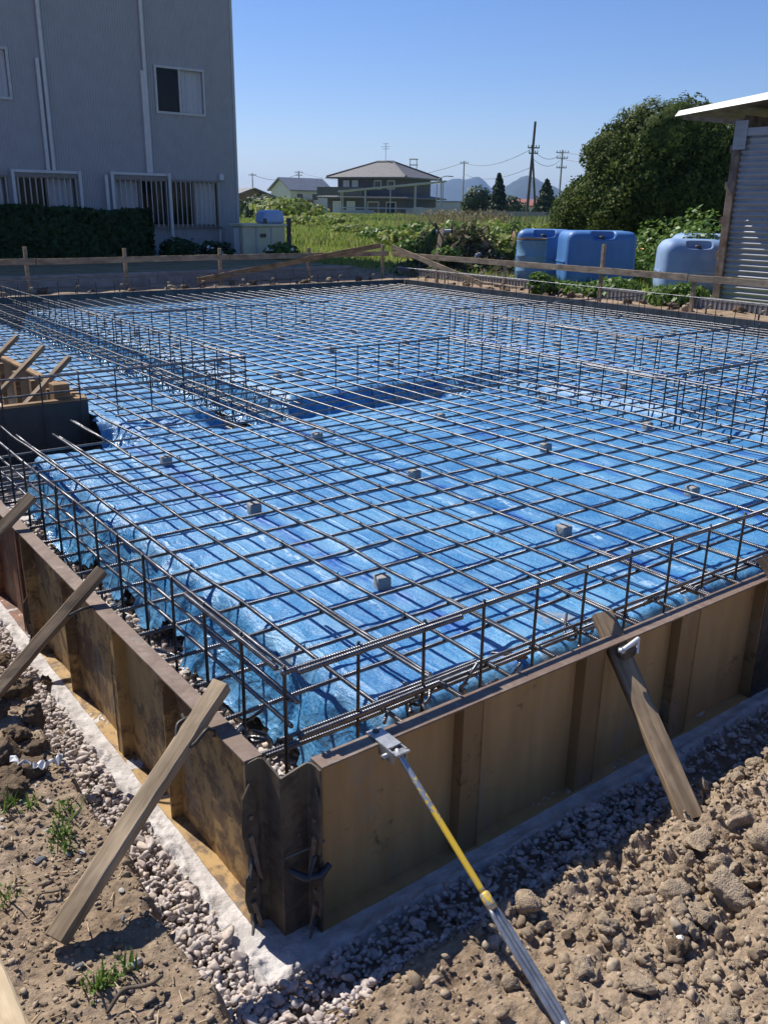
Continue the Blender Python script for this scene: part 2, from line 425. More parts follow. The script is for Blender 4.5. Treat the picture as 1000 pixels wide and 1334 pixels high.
hh = math_n(nt, 'ADD', noise(nt, vec, 70, 5, .7), math_n(nt, 'MULTIPLY', noise(nt, coords(nt, False, 'Object', (9, 2.5, 6)), 1.8, 4, .6, 1.2), 1.0))
fold = ramp(nt, math_n(nt, 'PINGPONG', math_n(nt, 'ADD', xx, 4.0), .14), [(.0, (1, 1, 1)), (.012, (0, 0, 0))])
fold2 = ramp(nt, math_n(nt, 'PINGPONG', math_n(nt, 'ADD', math_n(nt, 'ADD', sx_.outputs[1], wob), 4.0), .45), [(.0, (1, 1, 1)), (.012, (0, 0, 0))])
hh = math_n(nt, 'ADD', hh, math_n(nt, 'MULTIPLY', math_n(nt, 'ADD', fold, fold2), .8))
hh = math_n(nt, 'SUBTRACT', hh, crs)
bump(nt, b, hh, .6, .008); MAT['film'] = m

MAT['siding'] = simple('grey_siding', (.345, .352, .362), (.385, .392, .402), 3, .5, .0, rand=False)
MAT['grey_trim'] = simple('grey_trim', (.40, .41, .42), (.45, .46, .47), 6, .5)
MAT['duct'] = simple('duct_cover', (.56, .56, .55), (.62, .62, .61), 6, .5)
MAT['alu_dark'] = simple('bronze_aluminium', (.16, .14, .125), (.20, .18, .165), 10, .4, .4)
MAT['alu'] = simple('aluminium', (.38, .38, .385), (.46, .46, .465), 10, .4, .3)
m, nt, b = newmat('window_glass'); b.inputs['Base Color'].default_value = (.02, .025, .03, 1); b.inputs['Roughness'].default_value = .04; b.inputs['Specular IOR Level'].default_value = .7
t = nt.nodes.new('ShaderNodeBsdfTransparent'); mx = nt.nodes.new('ShaderNodeMixShader'); mx.inputs[0].default_value = .16
nt.links.new(t.outputs[0], mx.inputs[1]); nt.links.new(b.outputs[0], mx.inputs[2]); nt.links.new(mx.outputs[0], nt.nodes['Material Output'].inputs[0]); MAT['glass'] = m
MAT['room'] = simple('room_dark', (.05, .05, .055), None, rough=.9)
MAT['curtain'] = simple('curtain', (.86, .88, .90), (.92, .93, .95), 3, .9, stretch=(12, 1, .3))
MAT['white_paint'] = simple('white_paint', (.70, .70, .69), (.80, .80, .79), 3, .5)
MAT['corrugated'] = simple('corrugated_zinc', (.28, .28, .29), (.36, .355, .365), 2.5, .5, .3, stretch=(1, 1, 6))
MAT['rust_steel'] = simple('rusty_steel', (.12, .075, .05), (.26, .2, .16), 7, .7, .3, bs=.3)
MAT['tank_blue'] = simple('blue_tank_plastic', (.04, .145, .40), (.10, .25, .52), 2.2, .5, bs=.1, detail=8, stretch=(1, 1, .45), lo=.3, hi=.75)
MAT['tank_pale'] = simple('faded_tank_plastic', (.13, .235, .44), (.27, .38, .55), 2.0, .6, bs=.1)
MAT['drum'] = simple('rusty_blue_drum', (.12, .25, .38), (.17, .13, .09), 4, .6, .1, bs=.3, lo=.56, hi=.74)
MAT['orange'] = simple('orange_plastic', (.75, .28, .015), (.8, .34, .03), 4, .5)
MAT['cream'] = simple('cream_plastic', (.56, .53, .37), (.66, .63, .46), 3, .6)
MAT['paleblue'] = simple('pale_blue_plastic', (.30, .42, .68), (.38, .5, .75), 4, .4)
MAT['concrete'] = simple('grey_concrete', (.22, .215, .21), (.33, .325, .32), 5, .9, bs=.4)
MAT['roof_tile'] = simple('grey_roof_tile', (.09, .088, .085), (.15, .145, .14), 3, .6)
MAT['ridge'] = simple('dark_ridge', (.05, .05, .052), None, rough=.5)
MAT['dark_wall'] = simple('dark_house_wall', (.075, .072, .075), (.10, .096, .098), 2, .8)
MAT['house_cream'] = simple('cream_house_wall', (.58, .56, .52), (.65, .63, .59), 2, .8)
MAT['house_brown'] = simple('brown_house_wall', (.22, .13, .08), (.27, .165, .1), 2, .8)
MAT['blue_roof'] = simple('slate_blue_roof', (.12, .135, .17), (.17, .185, .22), 2, .5)
MAT['dark_glass'] = simple('dark_glass', (.02, .024, .03), None, rough=.08)
MAT['pale_glass'] = simple('blind_glass', (.5, .53, .56), None, rough=.2)
MAT['shed_panel'] = simple('grey_panel', (.33, .35, .37), (.42, .44, .46), 1, .7)
MAT['pole'] = simple('pole_concrete', (.26, .25, .24), (.33, .32, .31), 3, .8)
MAT['pole_dark'] = simple('pole_timber', (.06, .05, .045), (.10, .085, .075), 3, .8)
MAT['cable'] = simple('cable', (.05, .05, .055), None, rough=.6)
MAT['red_roof'] = simple('red_roof', (.32, .12, .09), None, rough=.7)
MAT['hill'] = simple('wooded_hill', (.014, .024, .016), (.03, .045, .025), .012, .95, rand=False)
MAT['scrap'] = simple('dark_scrap', (.05, .042, .035), (.12, .095, .07), 8, .9, bs=.5)
MAT['terracotta'] = simple('broken_brick', (.32, .15, .09), (.42, .22, .14), 8, .9, bs=.4)
MAT['tarp'] = simple('white_sheet_scrap', (.62, .62, .62), None, rough=.6)

ORD = ['first', 'second', 'third', 'fourth', 'fifth', 'sixth', 'seventh', 'eighth', 'ninth', 'tenth']
# ================================================================== SETTING
FX, FY = 10.30, 12.55          # far form lines
GX0, GY0 = 1.10, 4.74          # step recess corner


def ground_z(x, y):
    x = np.asarray(x, float); y = np.asarray(y, float)
    far = .55 + .10 * fbm(x * .25, y * .25, 3, 3)
    far = far + sstep(13.5, 15.5, y) * .02
    # left bank
    edge = .035 * fbm(y * 6, x * 2 + .3, 5, 4) * 2 + .014 * fbm(y * 28, x * 20, 6, 2) * 2
    dl = -x + edge
    hl = .262 * sstep(.375, .455, dl) + .10 * sstep(.5, 1.6, dl) + .10 * sstep(.7, 1.7, y) * sstep(.36, .55, dl) + .1 * sstep(2.0, 5, y) * sstep(.36, .6, dl)
    left = hl + .035 * fbm(x * 9, y * 9, 8, 4) * sstep(.36, .5, dl)
    # right mound
    edr = .05 * fbm(x * 5, x * 0 + 2.2, 9, 3) * 2
    dr = -y + edr - .05 * sstep(.9, 1.8, x)
    hr = .135 * sstep(.40, .56, dr) + .07 * sstep(.55, 1.2, dr) + .10 * sstep(.6, 1.6, x) * sstep(.42, .75, dr) + .13 * sstep(1.5, 3.2, x) * sstep(.38, .9, dr)
    lump = np.abs(fbm(x * 7, y * 7, 12, 4)) * 2
    bil = lambda f, sd: (np.abs(fbm(x * f + .4 * fbm(x * f, y * f, sd + 3, 2), y * f, sd, 2)) * 3.2)
    right = hr + (.07 * lump + .05 * bil(9, 16) + .042 * bil(19, 17) + .026 * bil(36, 18) - .055) * sstep(.42, .6, dr) * (.35 + .65 * sstep(.3, .9, x))
    right = right * sstep(-.36, .02, x - .25 * np.clip(y + .4, -1, 0))
    near = np.maximum(left * (x < -.3), 0) ; near = np.where(y < -.34, np.maximum(near, right), near)
    near = near + (.022 * fbm(x * 22, y * 22, 21, 3) + .018 * fbm(x * 44, y * 44, 22, 2)) * ((near > .03))
    inside = (x > -.34) & (x < FX + .1) & (y > -.34) & (y < FY + .1)
    soil_far = .50 + .10 * fbm(x * 3, y * 3, 31, 4)
    z = np.where((x > FX + .1) | (y > FY + .1), soil_far, near)
    dfar = np.maximum(np.maximum(x - 11.8, y - 14.5), np.maximum(-x - 4, -y - 5))
    z = z * (1 - sstep(-.2, .6, dfar)) + far * sstep(-.2, .6, dfar)
    z = np.where(inside, -.018, z - .012)
    return z


def axis(fine0, fine1, step, mid, far):
    a = list(np.arange(fine0, fine1, step)); s = step; x = a[-1]
    while x < mid: s = min(s * 1.12, .30); x += s; a.append(x)
    while x < far: s *= 1.35; x += s; a.append(x)
    s = step; x = fine0; b = []
    while x > -far: s *= 1.3; x -= s; b.append(x)
    return np.array(b[::-1] + a)


gx = axis(-1.05, 2.7, .0095, 18, 6500); gy = axis(-1.35, 2.2, .0095, 20, 6500)
ground_me = grid_mesh('ground', gx, gy, ground_z, MAT['soil'])
nv = len(ground_me.vertices); co = np.empty(nv * 3, np.float32); ground_me.vertices.foreach_get('co', co); co = co.reshape(-1, 3)
gfac = sstep(-.3, .4, np.maximum(co[:, 0] - 12.0, co[:, 1] - 14.7) + .5 * fbm(co[:, 0] * .9, co[:, 1] * .9, 44, 4)) * ((co[:, 0] > 3) | (co[:, 1] > 10)) * (1 - .75 * ((co[:, 0] < 11.3) & (co[:, 1] < 21.9)))
at_ = ground_me.attributes.new('grass', 'FLOAT', 'POINT'); at_.data.foreach_set('value', gfac.astype(np.float32))
ground = link('ground', ground_me); ground['kind'] = 'structure'

# blinding concrete: a ring under the forms
def blind_z(x, y):
    return .004 + .012 * fbm(x * 8, y * 8, 51, 4) + .05 * np.clip(fbm(x * 30, y * 30, 53, 5), -.05, 1) * np.maximum(sstep(.18, .23, -x), sstep(.25, .29, -y)) + .006 * fbm(x * 70, y * 70, 56, 3)


bx = np.concatenate([np.arange(-.32, -.12, .006), np.arange(-.12, 2.8, .016), np.arange(2.8, FX + .12, .2)]); by = np.concatenate([np.arange(-.37, -.16, .006), np.arange(-.16, 3.2, .012), np.arange(3.2, FY + .12, .2)])
def blind_e(X, Y): return .05 * fbm(X * 9, Y * 9, 52, 5) * 2 + .012 * fbm(X * 50, Y * 50, 54, 3) * 2
_bz = blind_z
def blind_z(x, y):
    e = blind_e(x, y); d = np.minimum(x + .262 - e, y + .307 - e * .6)
    return _bz(x, y) - .045 * (1 - sstep(-.01, .045, d)) + .012 * sstep(.0, .03, d) * sstep(.08, .03, d)
def blind_keep(X, Y):
    e = .05 * fbm(X * 9, Y * 9, 52, 5) * 2 + .012 * fbm(X * 50, Y * 50, 54, 3) * 2
    return (X > -.272 + e) & (Y > -.317 + e * .6) & ~((X < .95) & (Y > 4.85))
o = link('blinding_concrete', grid_mesh('blinding_concrete', bx, by, blind_z, MAT['blinding'], blind_keep)); o['kind'] = 'structure'

# distant hills, real ridges a few kilometres off
def ridge(name, az0px, az1px, d, prof, depth):
    n = 90; xs = np.linspace(az0px, az1px, n); rows = []
    offs = [0, .25, .5, .75, 1.0]; hs = [0, .55, .88, 1.0, 0]
    for q, h in zip(offs, hs):
        for i, px in enumerate(xs):
            u = az_dir(px); hh = prof(px) * h * (1 + .10 * float(fbm(np.array(px * .09 + q * 3), np.array(q * 2.), 61, 4)) * 2)
            P = np.array([CAM[0], CAM[1], 0]) + u * (d + q * depth); rows.append((P[0], P[1], -2 + hh))
    f = [(r * n + i, r * n + i + 1, (r + 1) * n + i + 1, (r + 1) * n + i) for r in range(4) for i in range(n - 1)]
    o = link(name, fast_mesh(name, rows, f, MAT['hill'], True)); o['kind'] = 'structure'; return o


g = lambda x, c, w: math.exp(-((x - c) / w) ** 2)
ridge('hill', 606, 790, 2600, lambda p: 8 + 84 * g(p, 683, 22) + 50 * g(p, 715, 20) + 40 * g(p, 655, 18) + 26 * g(p, 745, 26), 500)
ridge('far_hill', 520, 900, 3400, lambda p: 10 + 84 * g(p, 590, 24) + 62 * g(p, 622, 16) + 66 * g(p, 552, 22) + 50 * g(p, 660, 60) + 40 * g(p, 760, 40), 500)

# ------------------------------------------------------------------ blue sheet
def sheet_parts(x, y):
    en = .05 * fbm(x * 4, y * 4, 71, 3) * 2
    dl = x + en; dr = y + en * .4
    a = .03 + .365 * sstep(.24, .46, dl)
    a2 = .03 + .365 * sstep(-.09, .10, dr)
    z = np.minimum(a, a2)
    def trench(d, hw, z, floor=.07):
        t = floor + (.395 - floor) * sstep(hw - .2, hw, np.abs(d) + en); return np.minimum(z, t)
    fl1 = .15 + .20 * sstep(1.05, 1.25, x) * sstep(2.05, 1.75, x) + .18 * sstep(4.2, 4.8, x)
    z1 = trench(y - 4.22, .42, z, fl1); z = np.where(x < 6.2, z1, z)
    z2 = trench(x - 2.40, .42, z); z = np.where((y > 4.3), z2, z)
    z3 = trench(x - 4.95, .40, z, .29); z = np.where((y < 4.5) & (y > 1.35), z3, z)
    z4 = trench(y - 2.05, .38, z, .31); z = np.where((x > 4.7), z4, z)
    z5 = trench(x - 6.3, .38, z, .33); z = np.where((y > 2.0) & (y < 6.9), z5, z)
    z = np.minimum(z, .03 + .365 * sstep(.03, .3, FX - .12 - x)); z = np.minimum(z, .03 + .365 * sstep(.03, .3, FY - .12 - y))
    slope = sstep(.0, .10, .392 - z)
    edge = np.maximum(slope, .55 * sstep(.75, .3, dl) + 0 * y); edge = np.maximum(edge, .35 * sstep(.35, .1, dr)); edge = edge * (.15 + .85 * sstep(4.6, 3.2, x))
    return z, slope, edge


def ridged(x, y, sd, o=3): return 1 - np.abs(fbm(x + .5 * fbm(x * .5, y * .5, sd + 5, 2), y, sd, o)) * 5


def sheet_z(x, y):
    z, slope, edge = sheet_parts(x, y)
    wr = ridged(x * 5, y * 5, 73, 2); wr2 = ridged(x * 11, y * 11, 77, 2); wr3 = ridged(x * 6, y * 17, 91, 2)
    flat = .014 * fbm(x * 1.7, y * 1.7, 79, 3) + .010 * fbm(x * 5.5, y * 3.5, 80, 2) + .004 * fbm(x * 12, y * 9, 84, 2) + .003 * fbm(x * 20, y * 20, 81, 3) + .004 * ridged(x * 7, y * 1.6, 83)
    near = sstep(4.6, 3.2, x)
    return z + flat + (.12 + .88 * near) * (slope * (.042 * wr - .012) + edge * (.020 * wr2 + .010 * wr3))


def sheet_keep(X, Y):
    e = .06 * fbm(X * 7, Y * 7, 85, 3) * 2
    k = (X > .27 + 1.2 * e) & (Y > -.06 + e * .3) & (X < FX - .1) & (Y < FY - .1)
    k &= ~((X < GX0 + .03) & (Y > GY0 - .03)); k &= ~((X < 1.08 + e) & (Y > 3.86 + e))
    k &= ~((np.abs(Y - 4.22 + e) < .13) & (X < 3.0) & (X > 1.95)) & ~((np.abs(X - 2.40 + e) < .12) & (Y > 4.2) & (Y < 9))
    return k


shx = np.concatenate([np.arange(0, 3.4, .016), np.arange(3.4, FX + .02, .055)]); shy = np.concatenate([np.arange(-.1, 3.2, .016), np.arange(3.2, 5.3, .03), np.arange(5.3, FY + .02, .07)])
sm_ = grid_mesh('plastic_sheet', shx, shy, sheet_z, MAT['film'], sheet_keep)
c3 = np.empty(len(sm_.vertices) * 3, np.float32); sm_.vertices.foreach_get('co', c3); c3 = c3.reshape(-1, 3)
sm_.attributes.new('loose', 'FLOAT', 'POINT').data.foreach_set('value', sheet_parts(c3[:, 0].astype(float), c3[:, 1].astype(float))[2].astype(np.float32))
o = link('plastic_sheet', sm_)
tag(o, 'glossy blue plastic damp-proof sheet spread under the steel bar mesh', 'plastic sheet')

# ================================================================== STONES
def ico(sub):
    bm = bmesh.new(); bmesh.ops.create_icosphere(bm, subdivisions=sub, radius=1.0)
    v = np.array([q.co[:] for q in bm.verts]); f = np.array([[w.index for w in q.verts] for q in bm.faces]); bm.free(); return v, f


ICO = {k: ico(k) for k in (1, 2, 3, 4)}


def rock(sub, seed, cuts=6, rough=.18, flat=(1, 1, .8), c0=.42, c1=.85, crumb=.07):
    r = np.random.default_rng(seed); v, f = ICO[sub]; v = v.copy()
    for k in range(3):
        d = r.normal(size=3); fr = 1.5 * 2 ** k; v = v * (1 + rough / (1.4 ** k) * np.sin(v @ d * fr + r.uniform(0, 6)))[:, None]
    for k in range(cuts):
        n = r.normal(size=3); n /= np.linalg.norm(n); d = r.uniform(c0, c1); t = np.maximum(0, v @ n - d); v = v - n * t[:, None]
    if sub >= 3: v = v * (1 + crumb * (fbm(v[:, 0] * 4 + seed, v[:, 1] * 4 + v[:, 2] * 3, seed, 3) * 2) + crumb * .8 * fbm(v[:, 0] * 9 + v[:, 2] * 7 + seed, v[:, 1] * 9 - v[:, 2] * 5, seed + 2, 2))[:, None]
    v = v * np.array(flat); return v, f


def scatter(name, variants, pos, size, mat, smooth=False):
    """joined stones: pos (n,3), size (n,)"""
    V, F, o = [], [], 0
    r = np.random.default_rng(len(pos))
    for i in range(len(pos)):
        v, f = variants[r.integers(len(variants))]
        a = r.uniform(0, 2 * PI); b_ = r.normal(0, .5); ca, sa, cb, sb = math.cos(a), math.sin(a), math.cos(b_), math.sin(b_)
        Rm = np.array([[ca, -sa, 0], [sa, ca, 0], [0, 0, 1]]) @ np.array([[1, 0, 0], [0, cb, -sb], [0, sb, cb]])
        s = size[i] * np.array([r.uniform(.8, 1.3), r.uniform(.75, 1.1), r.uniform(.7, 1.0)])
        V.append((v * s) @ Rm.T + pos[i]); F.append(f + o); o += len(v)
    return fast_mesh(name, np.concatenate(V), np.concatenate(F), mat, smooth)


small = [rock(1, 100 + i, 7, .2, (1, .9, .8), .4, .75) for i in range(14)]
med = [rock(2, 200 + i, 15, .10, (1, .9, .8), .36, .66) for i in range(18)]

# gravel along the foot of the forms
def gravel_pts(n):
    P = []
    while len(P) < n:
        if random.random() < .62:
            x = random.uniform(-.47, -.235); y = random.uniform(-.75, 2.5)
        else:
            x = random.uniform(-.45, 1.3) if random.random() < .75 else random.uniform(1.3, 2.6); y = random.uniform(-.62, -.265)
        if x > -.245 and y > -.285: continue
        if ground_z(x, y) > .085 : continue
        P.append((x, y))
    return np.array(P)


gp = gravel_pts(7200); gs = np.clip(rng.lognormal(-4.48, .46, len(gp)), .005, .030)
gz = np.maximum(ground_z(gp[:, 0], gp[:, 1]), 0.0) + rng.uniform(-.004, .026, len(gp)) + gs * .25
big = gs > .0145
V1 = scatter('gravel', med, np.column_stack([gp, gz])[big], gs[big], MAT['gravel'])
o = link('gravel', V1); o['kind'] = 'stuff'
V2 = scatter('gravel', small, np.column_stack([gp, gz])[~big], gs[~big], MAT['gravel'])
o2 = link('fine_gravel', V2); o2['kind'] = 'stuff'
# crushed stone inside, below the film edge
ip = np.concatenate([np.column_stack([rng.uniform(-.05, .42, 2200), rng.uniform(-.05, 3.7, 2200)]), np.column_stack([rng.uniform(0, 3.2, 500), rng.uniform(4.08, 4.38, 500)]), np.column_stack([rng.uniform(2.28, 2.55, 500), rng.uniform(4.3, 9, 500)])])
isz = np.clip(rng.lognormal(-4.0, .4, len(ip)), .008, .036)
o = link('crushed_stone', scatter('crushed_stone', small, np.column_stack([ip, .012 + isz * .3 + rng.uniform(0, .02, len(ip))]), isz, MAT['gravel'])); o['kind'] = 'stuff'

# soil crumbs: right mound, left bank
cpts = []
while len(cpts) < 11000:
    x = random.uniform(-.25, 2.7); y = random.uniform(-1.35, -.42)
    z = float(ground_z(x, y))
    if z < .07 or random.random() > .35 + .65 * (x > .45): continue
    cpts.append((x, y, z))
while len(cpts) < 17500:
    x = random.uniform(-1.05, -.42); y = random.uniform(-.7, 2.6)
    z = float(ground_z(x, y))
    if z < .15: continue
    cpts.append((x, y, z))
cpts = np.array(cpts); csz = np.clip(rng.lognormal(-5.25, .55, len(cpts)), .0025, .016); csz[11000:] *= .75
cpts[:, 2] += csz * .35
o = link('soil_crumbs', scatter('soil_crumbs', [rock(1, 130 + i, 7, .34) for i in range(16)], cpts, csz, MAT['crumbs'])); o['kind'] = 'stuff'

mpts = []
while len(mpts) < 1500:
    x = random.uniform(-.1, 2.7); y = random.uniform(-1.35, -.44)
    z = float(ground_z(x, y))
    if z < .09 or random.random() > .3 + .7 * (x > .5): continue
    mpts.append((x, y, z))
while len(mpts) < 2300:
    x = random.uniform(-1.05, -.40); y = random.uniform(-.8, 2.6)
    z = float(ground_z(x, y))
    if z < .12: continue
    mpts.append((x, y, z))
mpts = np.array(mpts); msz = np.clip(rng.lognormal(-4.45, .4, len(mpts)), .007, .026); msz[1500:] *= .6; mpts[:, 2] += msz * .25
o = link('loose_soil', scatter('loose_soil', [rock(2, 160 + i, 8, .34) for i in range(16)], mpts, msz, MAT['crumbs'])); o['kind'] = 'stuff'

# countable clods
clod_me = []
for i in range(16):
    v, f = rock(4 if i < 8 else 3, 300 + i, 4, .22, (1, .88, .82), .55, .95, .30); clod_me.append(fast_mesh('dirt_clod', v, f, MAT['clod']))
clod_dk = []
for i in range(4):
    v, f = rock(4, 340 + i, 4, .22, (1, .85, .8), .55, .95, .30); clod_dk.append(fast_mesh('dirt_clod', v, f, MAT['clod_dark']))


def clod(x, y, s, label, group=None, dark=False, me=None, rz=None, sink=.35):
    me = me or random.choice(clod_dk if dark else clod_me)
    o = link('dirt_clod', me, None, (x, y, float(ground_z(x, y)) + s * .75 * (1 - sink) * .6), (random.uniform(-.5, .5), random.uniform(-.5, .5), random.uniform(0, 6) if rz is None else rz), (s, s * random.uniform(.8, 1.1), s * random.uniform(.75, 1)))
    return tag(o, label, 'dirt clod', group)


cnt = 0
while cnt < 210:
    x = random.uniform(.15, 2.7); y = random.uniform(-1.3, -.46)
    if ground_z(x, y) < .11: continue
    s = float(np.clip(np.random.lognormal(-3.75, .5), .014, .07))
    if x < .8 and s > .03: s *= .6
    clod(x, y, s, 'brown soil lump among the loose dirt outside the right-hand form', 'soil lumps on the right mound'); cnt += 1
for i in range(34):
    x = random.uniform(-1.0, -.5); y = random.uniform(.55, 2.3)
    clod(x, y, random.uniform(.018, .05), 'dark moist soil lump on the bank beside the left-hand form', 'dark lumps on the left bank', dark=True)

# ================================================================== FORMWORK
HT = .557
def panel(axis, a0, a1, ribs, label, mat_face, name='steel_form_panel', flange=.056, group=None, inner=None, far=False, edge='form_edge', rim=None, bot=None):
    """steel form: sheet + top, bottom and end flanges + ribs. axis 'x': face at Y=inner; axis 'y': face at X=inner; flanges stick out"""
    inn = inner; t = .006
    def P(u0, w0, z0, u1, w1, z1, mb):
        if axis == 'x': mb.box(u0, min(inn - w0, inn - w1), z0, u1, max(inn - w0, inn - w1), z1)
        else: mb.box(min(inn - w0, inn - w1), u0, z0, max(inn - w0, inn - w1), u1, z1)
        return mb
    loc = ((a0 + a1) / 2, inn, 0) if axis == 'x' else (inn, (a0 + a1) / 2, 0)
    t_ = thing(name, label, 'form panel', loc, group)
    P(a0 + t, 0, t, a1 - t, t, HT - t, MB()).build('face_sheet', MAT[mat_face], t_)
    fl = flange
    for nm, z0, z1 in (('top_flange', HT - t, HT), ('bottom_flange', .0, t)):
        mb = MB(); n = max(2, int((a1 - a0) / .05)); us = np.linspace(a0, a1, n); wob = .0035 * fbm(us * 9, us * 0, int(abs(a0) * 10) + (1 if z0 > .1 else 3), 3) * 2
        vs = []
        for u, q in zip(us, wob):
            for (w, z) in ((0, z0), (fl + q, z0 + q * .6), (fl + q, z1 + q * .6), (0, z1)):
                vs.append((u, inn - w, z) if axis == 'x' else (inn - w, u, z))
        fs = []
        for i in range(n - 1):
            for k in range(4): k2 = (k + 1) % 4; fs.append((i * 4 + k, i * 4 + k2, i * 4 + 4 + k2, i * 4 + 4 + k))
        fs += [(3, 2, 1, 0), ((n - 1) * 4, (n - 1) * 4 + 1, (n - 1) * 4 + 2, (n - 1) * 4 + 3)]
        mb.add(vs, fs).build(nm, MAT[edge if nm == 'top_flange' else (bot or mat_face)], t_)
    for u in (a0, a1 - t): P(u, .0, t, u + t, fl - .002, HT - t, MB()).build('end_flange', MAT[rim or mat_face], t_)
    for u, w in ribs:
        mb = MB(); P(u, t, t, u + .005, fl - .008, HT - t, mb)
        if w > .02:
            P(u + .005, fl - .016, t, u + w - .005, fl - .010, HT - t, mb); P(u + w - .005, t, t, u + w, fl - .008, HT - t, mb)
        mb.build('rib', MAT[rim or mat_face], t_)
    return t_


RIN, LIN = -.149, -.110
panel('x', -.012, 2.150, [(.50, .085), (1.05, .10), (1.58, .12)], 'smooth ochre steel form panel on the right side, nearest the corner', 'form_ochre_smooth', inner=RIN, rim='form_rib')
panel('x', 2.156, 4.35, [(2.70, .09), (3.25, .1), (3.8, .1)], 'dark steel form panel beyond the ochre one on the right side', 'form_dark', inner=RIN, bot='form_dark')
panel('y', -.060, 2.040, [(.50, .006), (.93, .05), (1.50, .006)], 'peeling ochre steel form panel on the left side, nearest the corner', 'form_ochre', inner=LIN)
panel('y', 2.046, 4.2, [(2.14, .05), (2.7, .05), (3.3, .05)], 'red-rusted steel form panel beyond the peeling one on the left side', 'form_red', inner=LIN, rim='form_red')

# corner angle
t_ = thing('corner_form', 'dark steel corner angle joining the two ochre form panels', 'corner form', (-.11, -.155, 0))
def bent(pts, z0, z1f, thick=.006):
    mb = MB(); n = len(pts); P = np.array(pts, float); T = np.gradient(P, axis=0); T /= np.linalg.norm(T, axis=1)[:, None]; Nn = np.column_stack([-T[:, 1], T[:, 0]])
    vs = []
    for i in range(n):
        for s_, z in ((0, z0), (1, z0), (1, z1f[i]), (0, z1f[i])):
            q = P[i] + Nn[i] * thick * s_; vs.append((q[0], q[1], z))
    fs = []
    for i in range(n - 1):
        for k in range(4): k2 = (k + 1) % 4; fs.append((i * 4 + k, i * 4 + k2, i * 4 + 4 + k2, i * 4 + 4 + k))
    fs += [(3, 2, 1, 0), tuple((n - 1) * 4 + k for k in range(4))]
    return mb.add(vs, fs)


bent([(-.166, -.066), (-.150, -.067), (-.128, -.067), (-.117, -.070), (-.112, -.080), (-.110, -.110), (-.110, -.150)], -.012, [.548, .553, .555, .552, .545, .538, .533]).build('left_plate', MAT['form_dark'], t_)
bent([(-.110, -.150), (-.108, -.155), (-.075, -.156), (-.045, -.156), (-.030, -.158), (-.023, -.166), (-.020, -.185), (-.020, -.205)], -.012, [.533, .533, .541, .548, .552, .553, .552, .55]).build('right_plate', MAT['form_dark'], t_)


def clamp(name, label, base, u, w, zs, flip=1):
    """flat pointed wedge clamp hooked over a joint. u = along joint outward dir, w = sideways dir"""
    base = np.array(base, float); u = np.array(u, float); w = np.array(w, float)
    t_ = thing(name, label, 'form clamp', tuple(base + np.array([0, 0, zs[0]])), 'wedge clamps at the form corner')
    z0, z1 = zs; h = z1 - z0
    p = lambda a, z: base + u * a + np.array([0, 0, z0 + z * h])
    poly = [p(.012, 1.0), p(.035, .82), p(.040, .35), p(.030, .05), p(-.004, .0), p(-.010, .3), p(-.004, .78)]
    bevel(MB().prism(poly, w * .007).build('clamp_plate', MAT['form_dark'], t_), .0015)
    MB().prism([p(.014, .32) + w * .009, p(.026, .30) + w * .009, p(.030, -.30) + w * .009 - u * .03, p(.018, -.36) + w * .009 - u * .03], w * .008).build('wedge_tail', MAT['form_edge'], t_)
    MB().tube([p(-.012, .02) + w * -.01, p(.018, .0) + w * .014, p(.045, -.16) + w * .05], [.007, .006, .004], 6).build('pin', MAT['steel_dark'], t_)
    MB().tube([p(.015, .55) - w * .003, p(.015, .55) + w * .013], .007, 8).build('rivet', MAT['form_edge'], t_)
    return t_


clamp('wedge_clamp', 'upper wedge clamp on the left joint of the steel corner', (-.150, -.0755, 0), (-1, 0, 0), (0, -1, 0), (.26, .50))
clamp('wedge_clamp', 'lower wedge clamp on the left joint of the steel corner', (-.150, -.0755, 0), (-1, 0, 0), (0, -1, 0), (.06, .22))
clamp('wedge_clamp', 'upper wedge clamp on the right joint of the steel corner', (-.0275, -.190, 0), (0, -1, 0), (-1, 0, 0), (.28, .50))
clamp('wedge_clamp', 'lower wedge clamp on the right joint of the steel corner', (-.0275, -.190, 0), (0, -1, 0), (-1, 0, 0), (.07, .24))
t_ = thing('lever_handle', 'dark curved lever handle across the right joint of the corner', 'clamp lever', (-.06, -.215, .25), 'form corner levers')
MB().tube([(-.10, -.172, .245), (-.07, -.205, .225), (-.03, -.222, .225), (.0, -.222, .25)], [.008, .011, .012, .009], 8).build('grip', MAT['ply_black'], t_, True)
MB().tube([(-.108, -.166, .285), (-.05, -.186, .30), (-.006, -.205, .32)], .004, 6).build('rod', MAT['steel_dark'], t_)
clamp('wedge_clamp', 'wedge clamp at the panel joint beside the red-rusted form panel', (-.150, 2.045, 0), (-1, 0, 0), (0, -1, 0), (.05, .25))

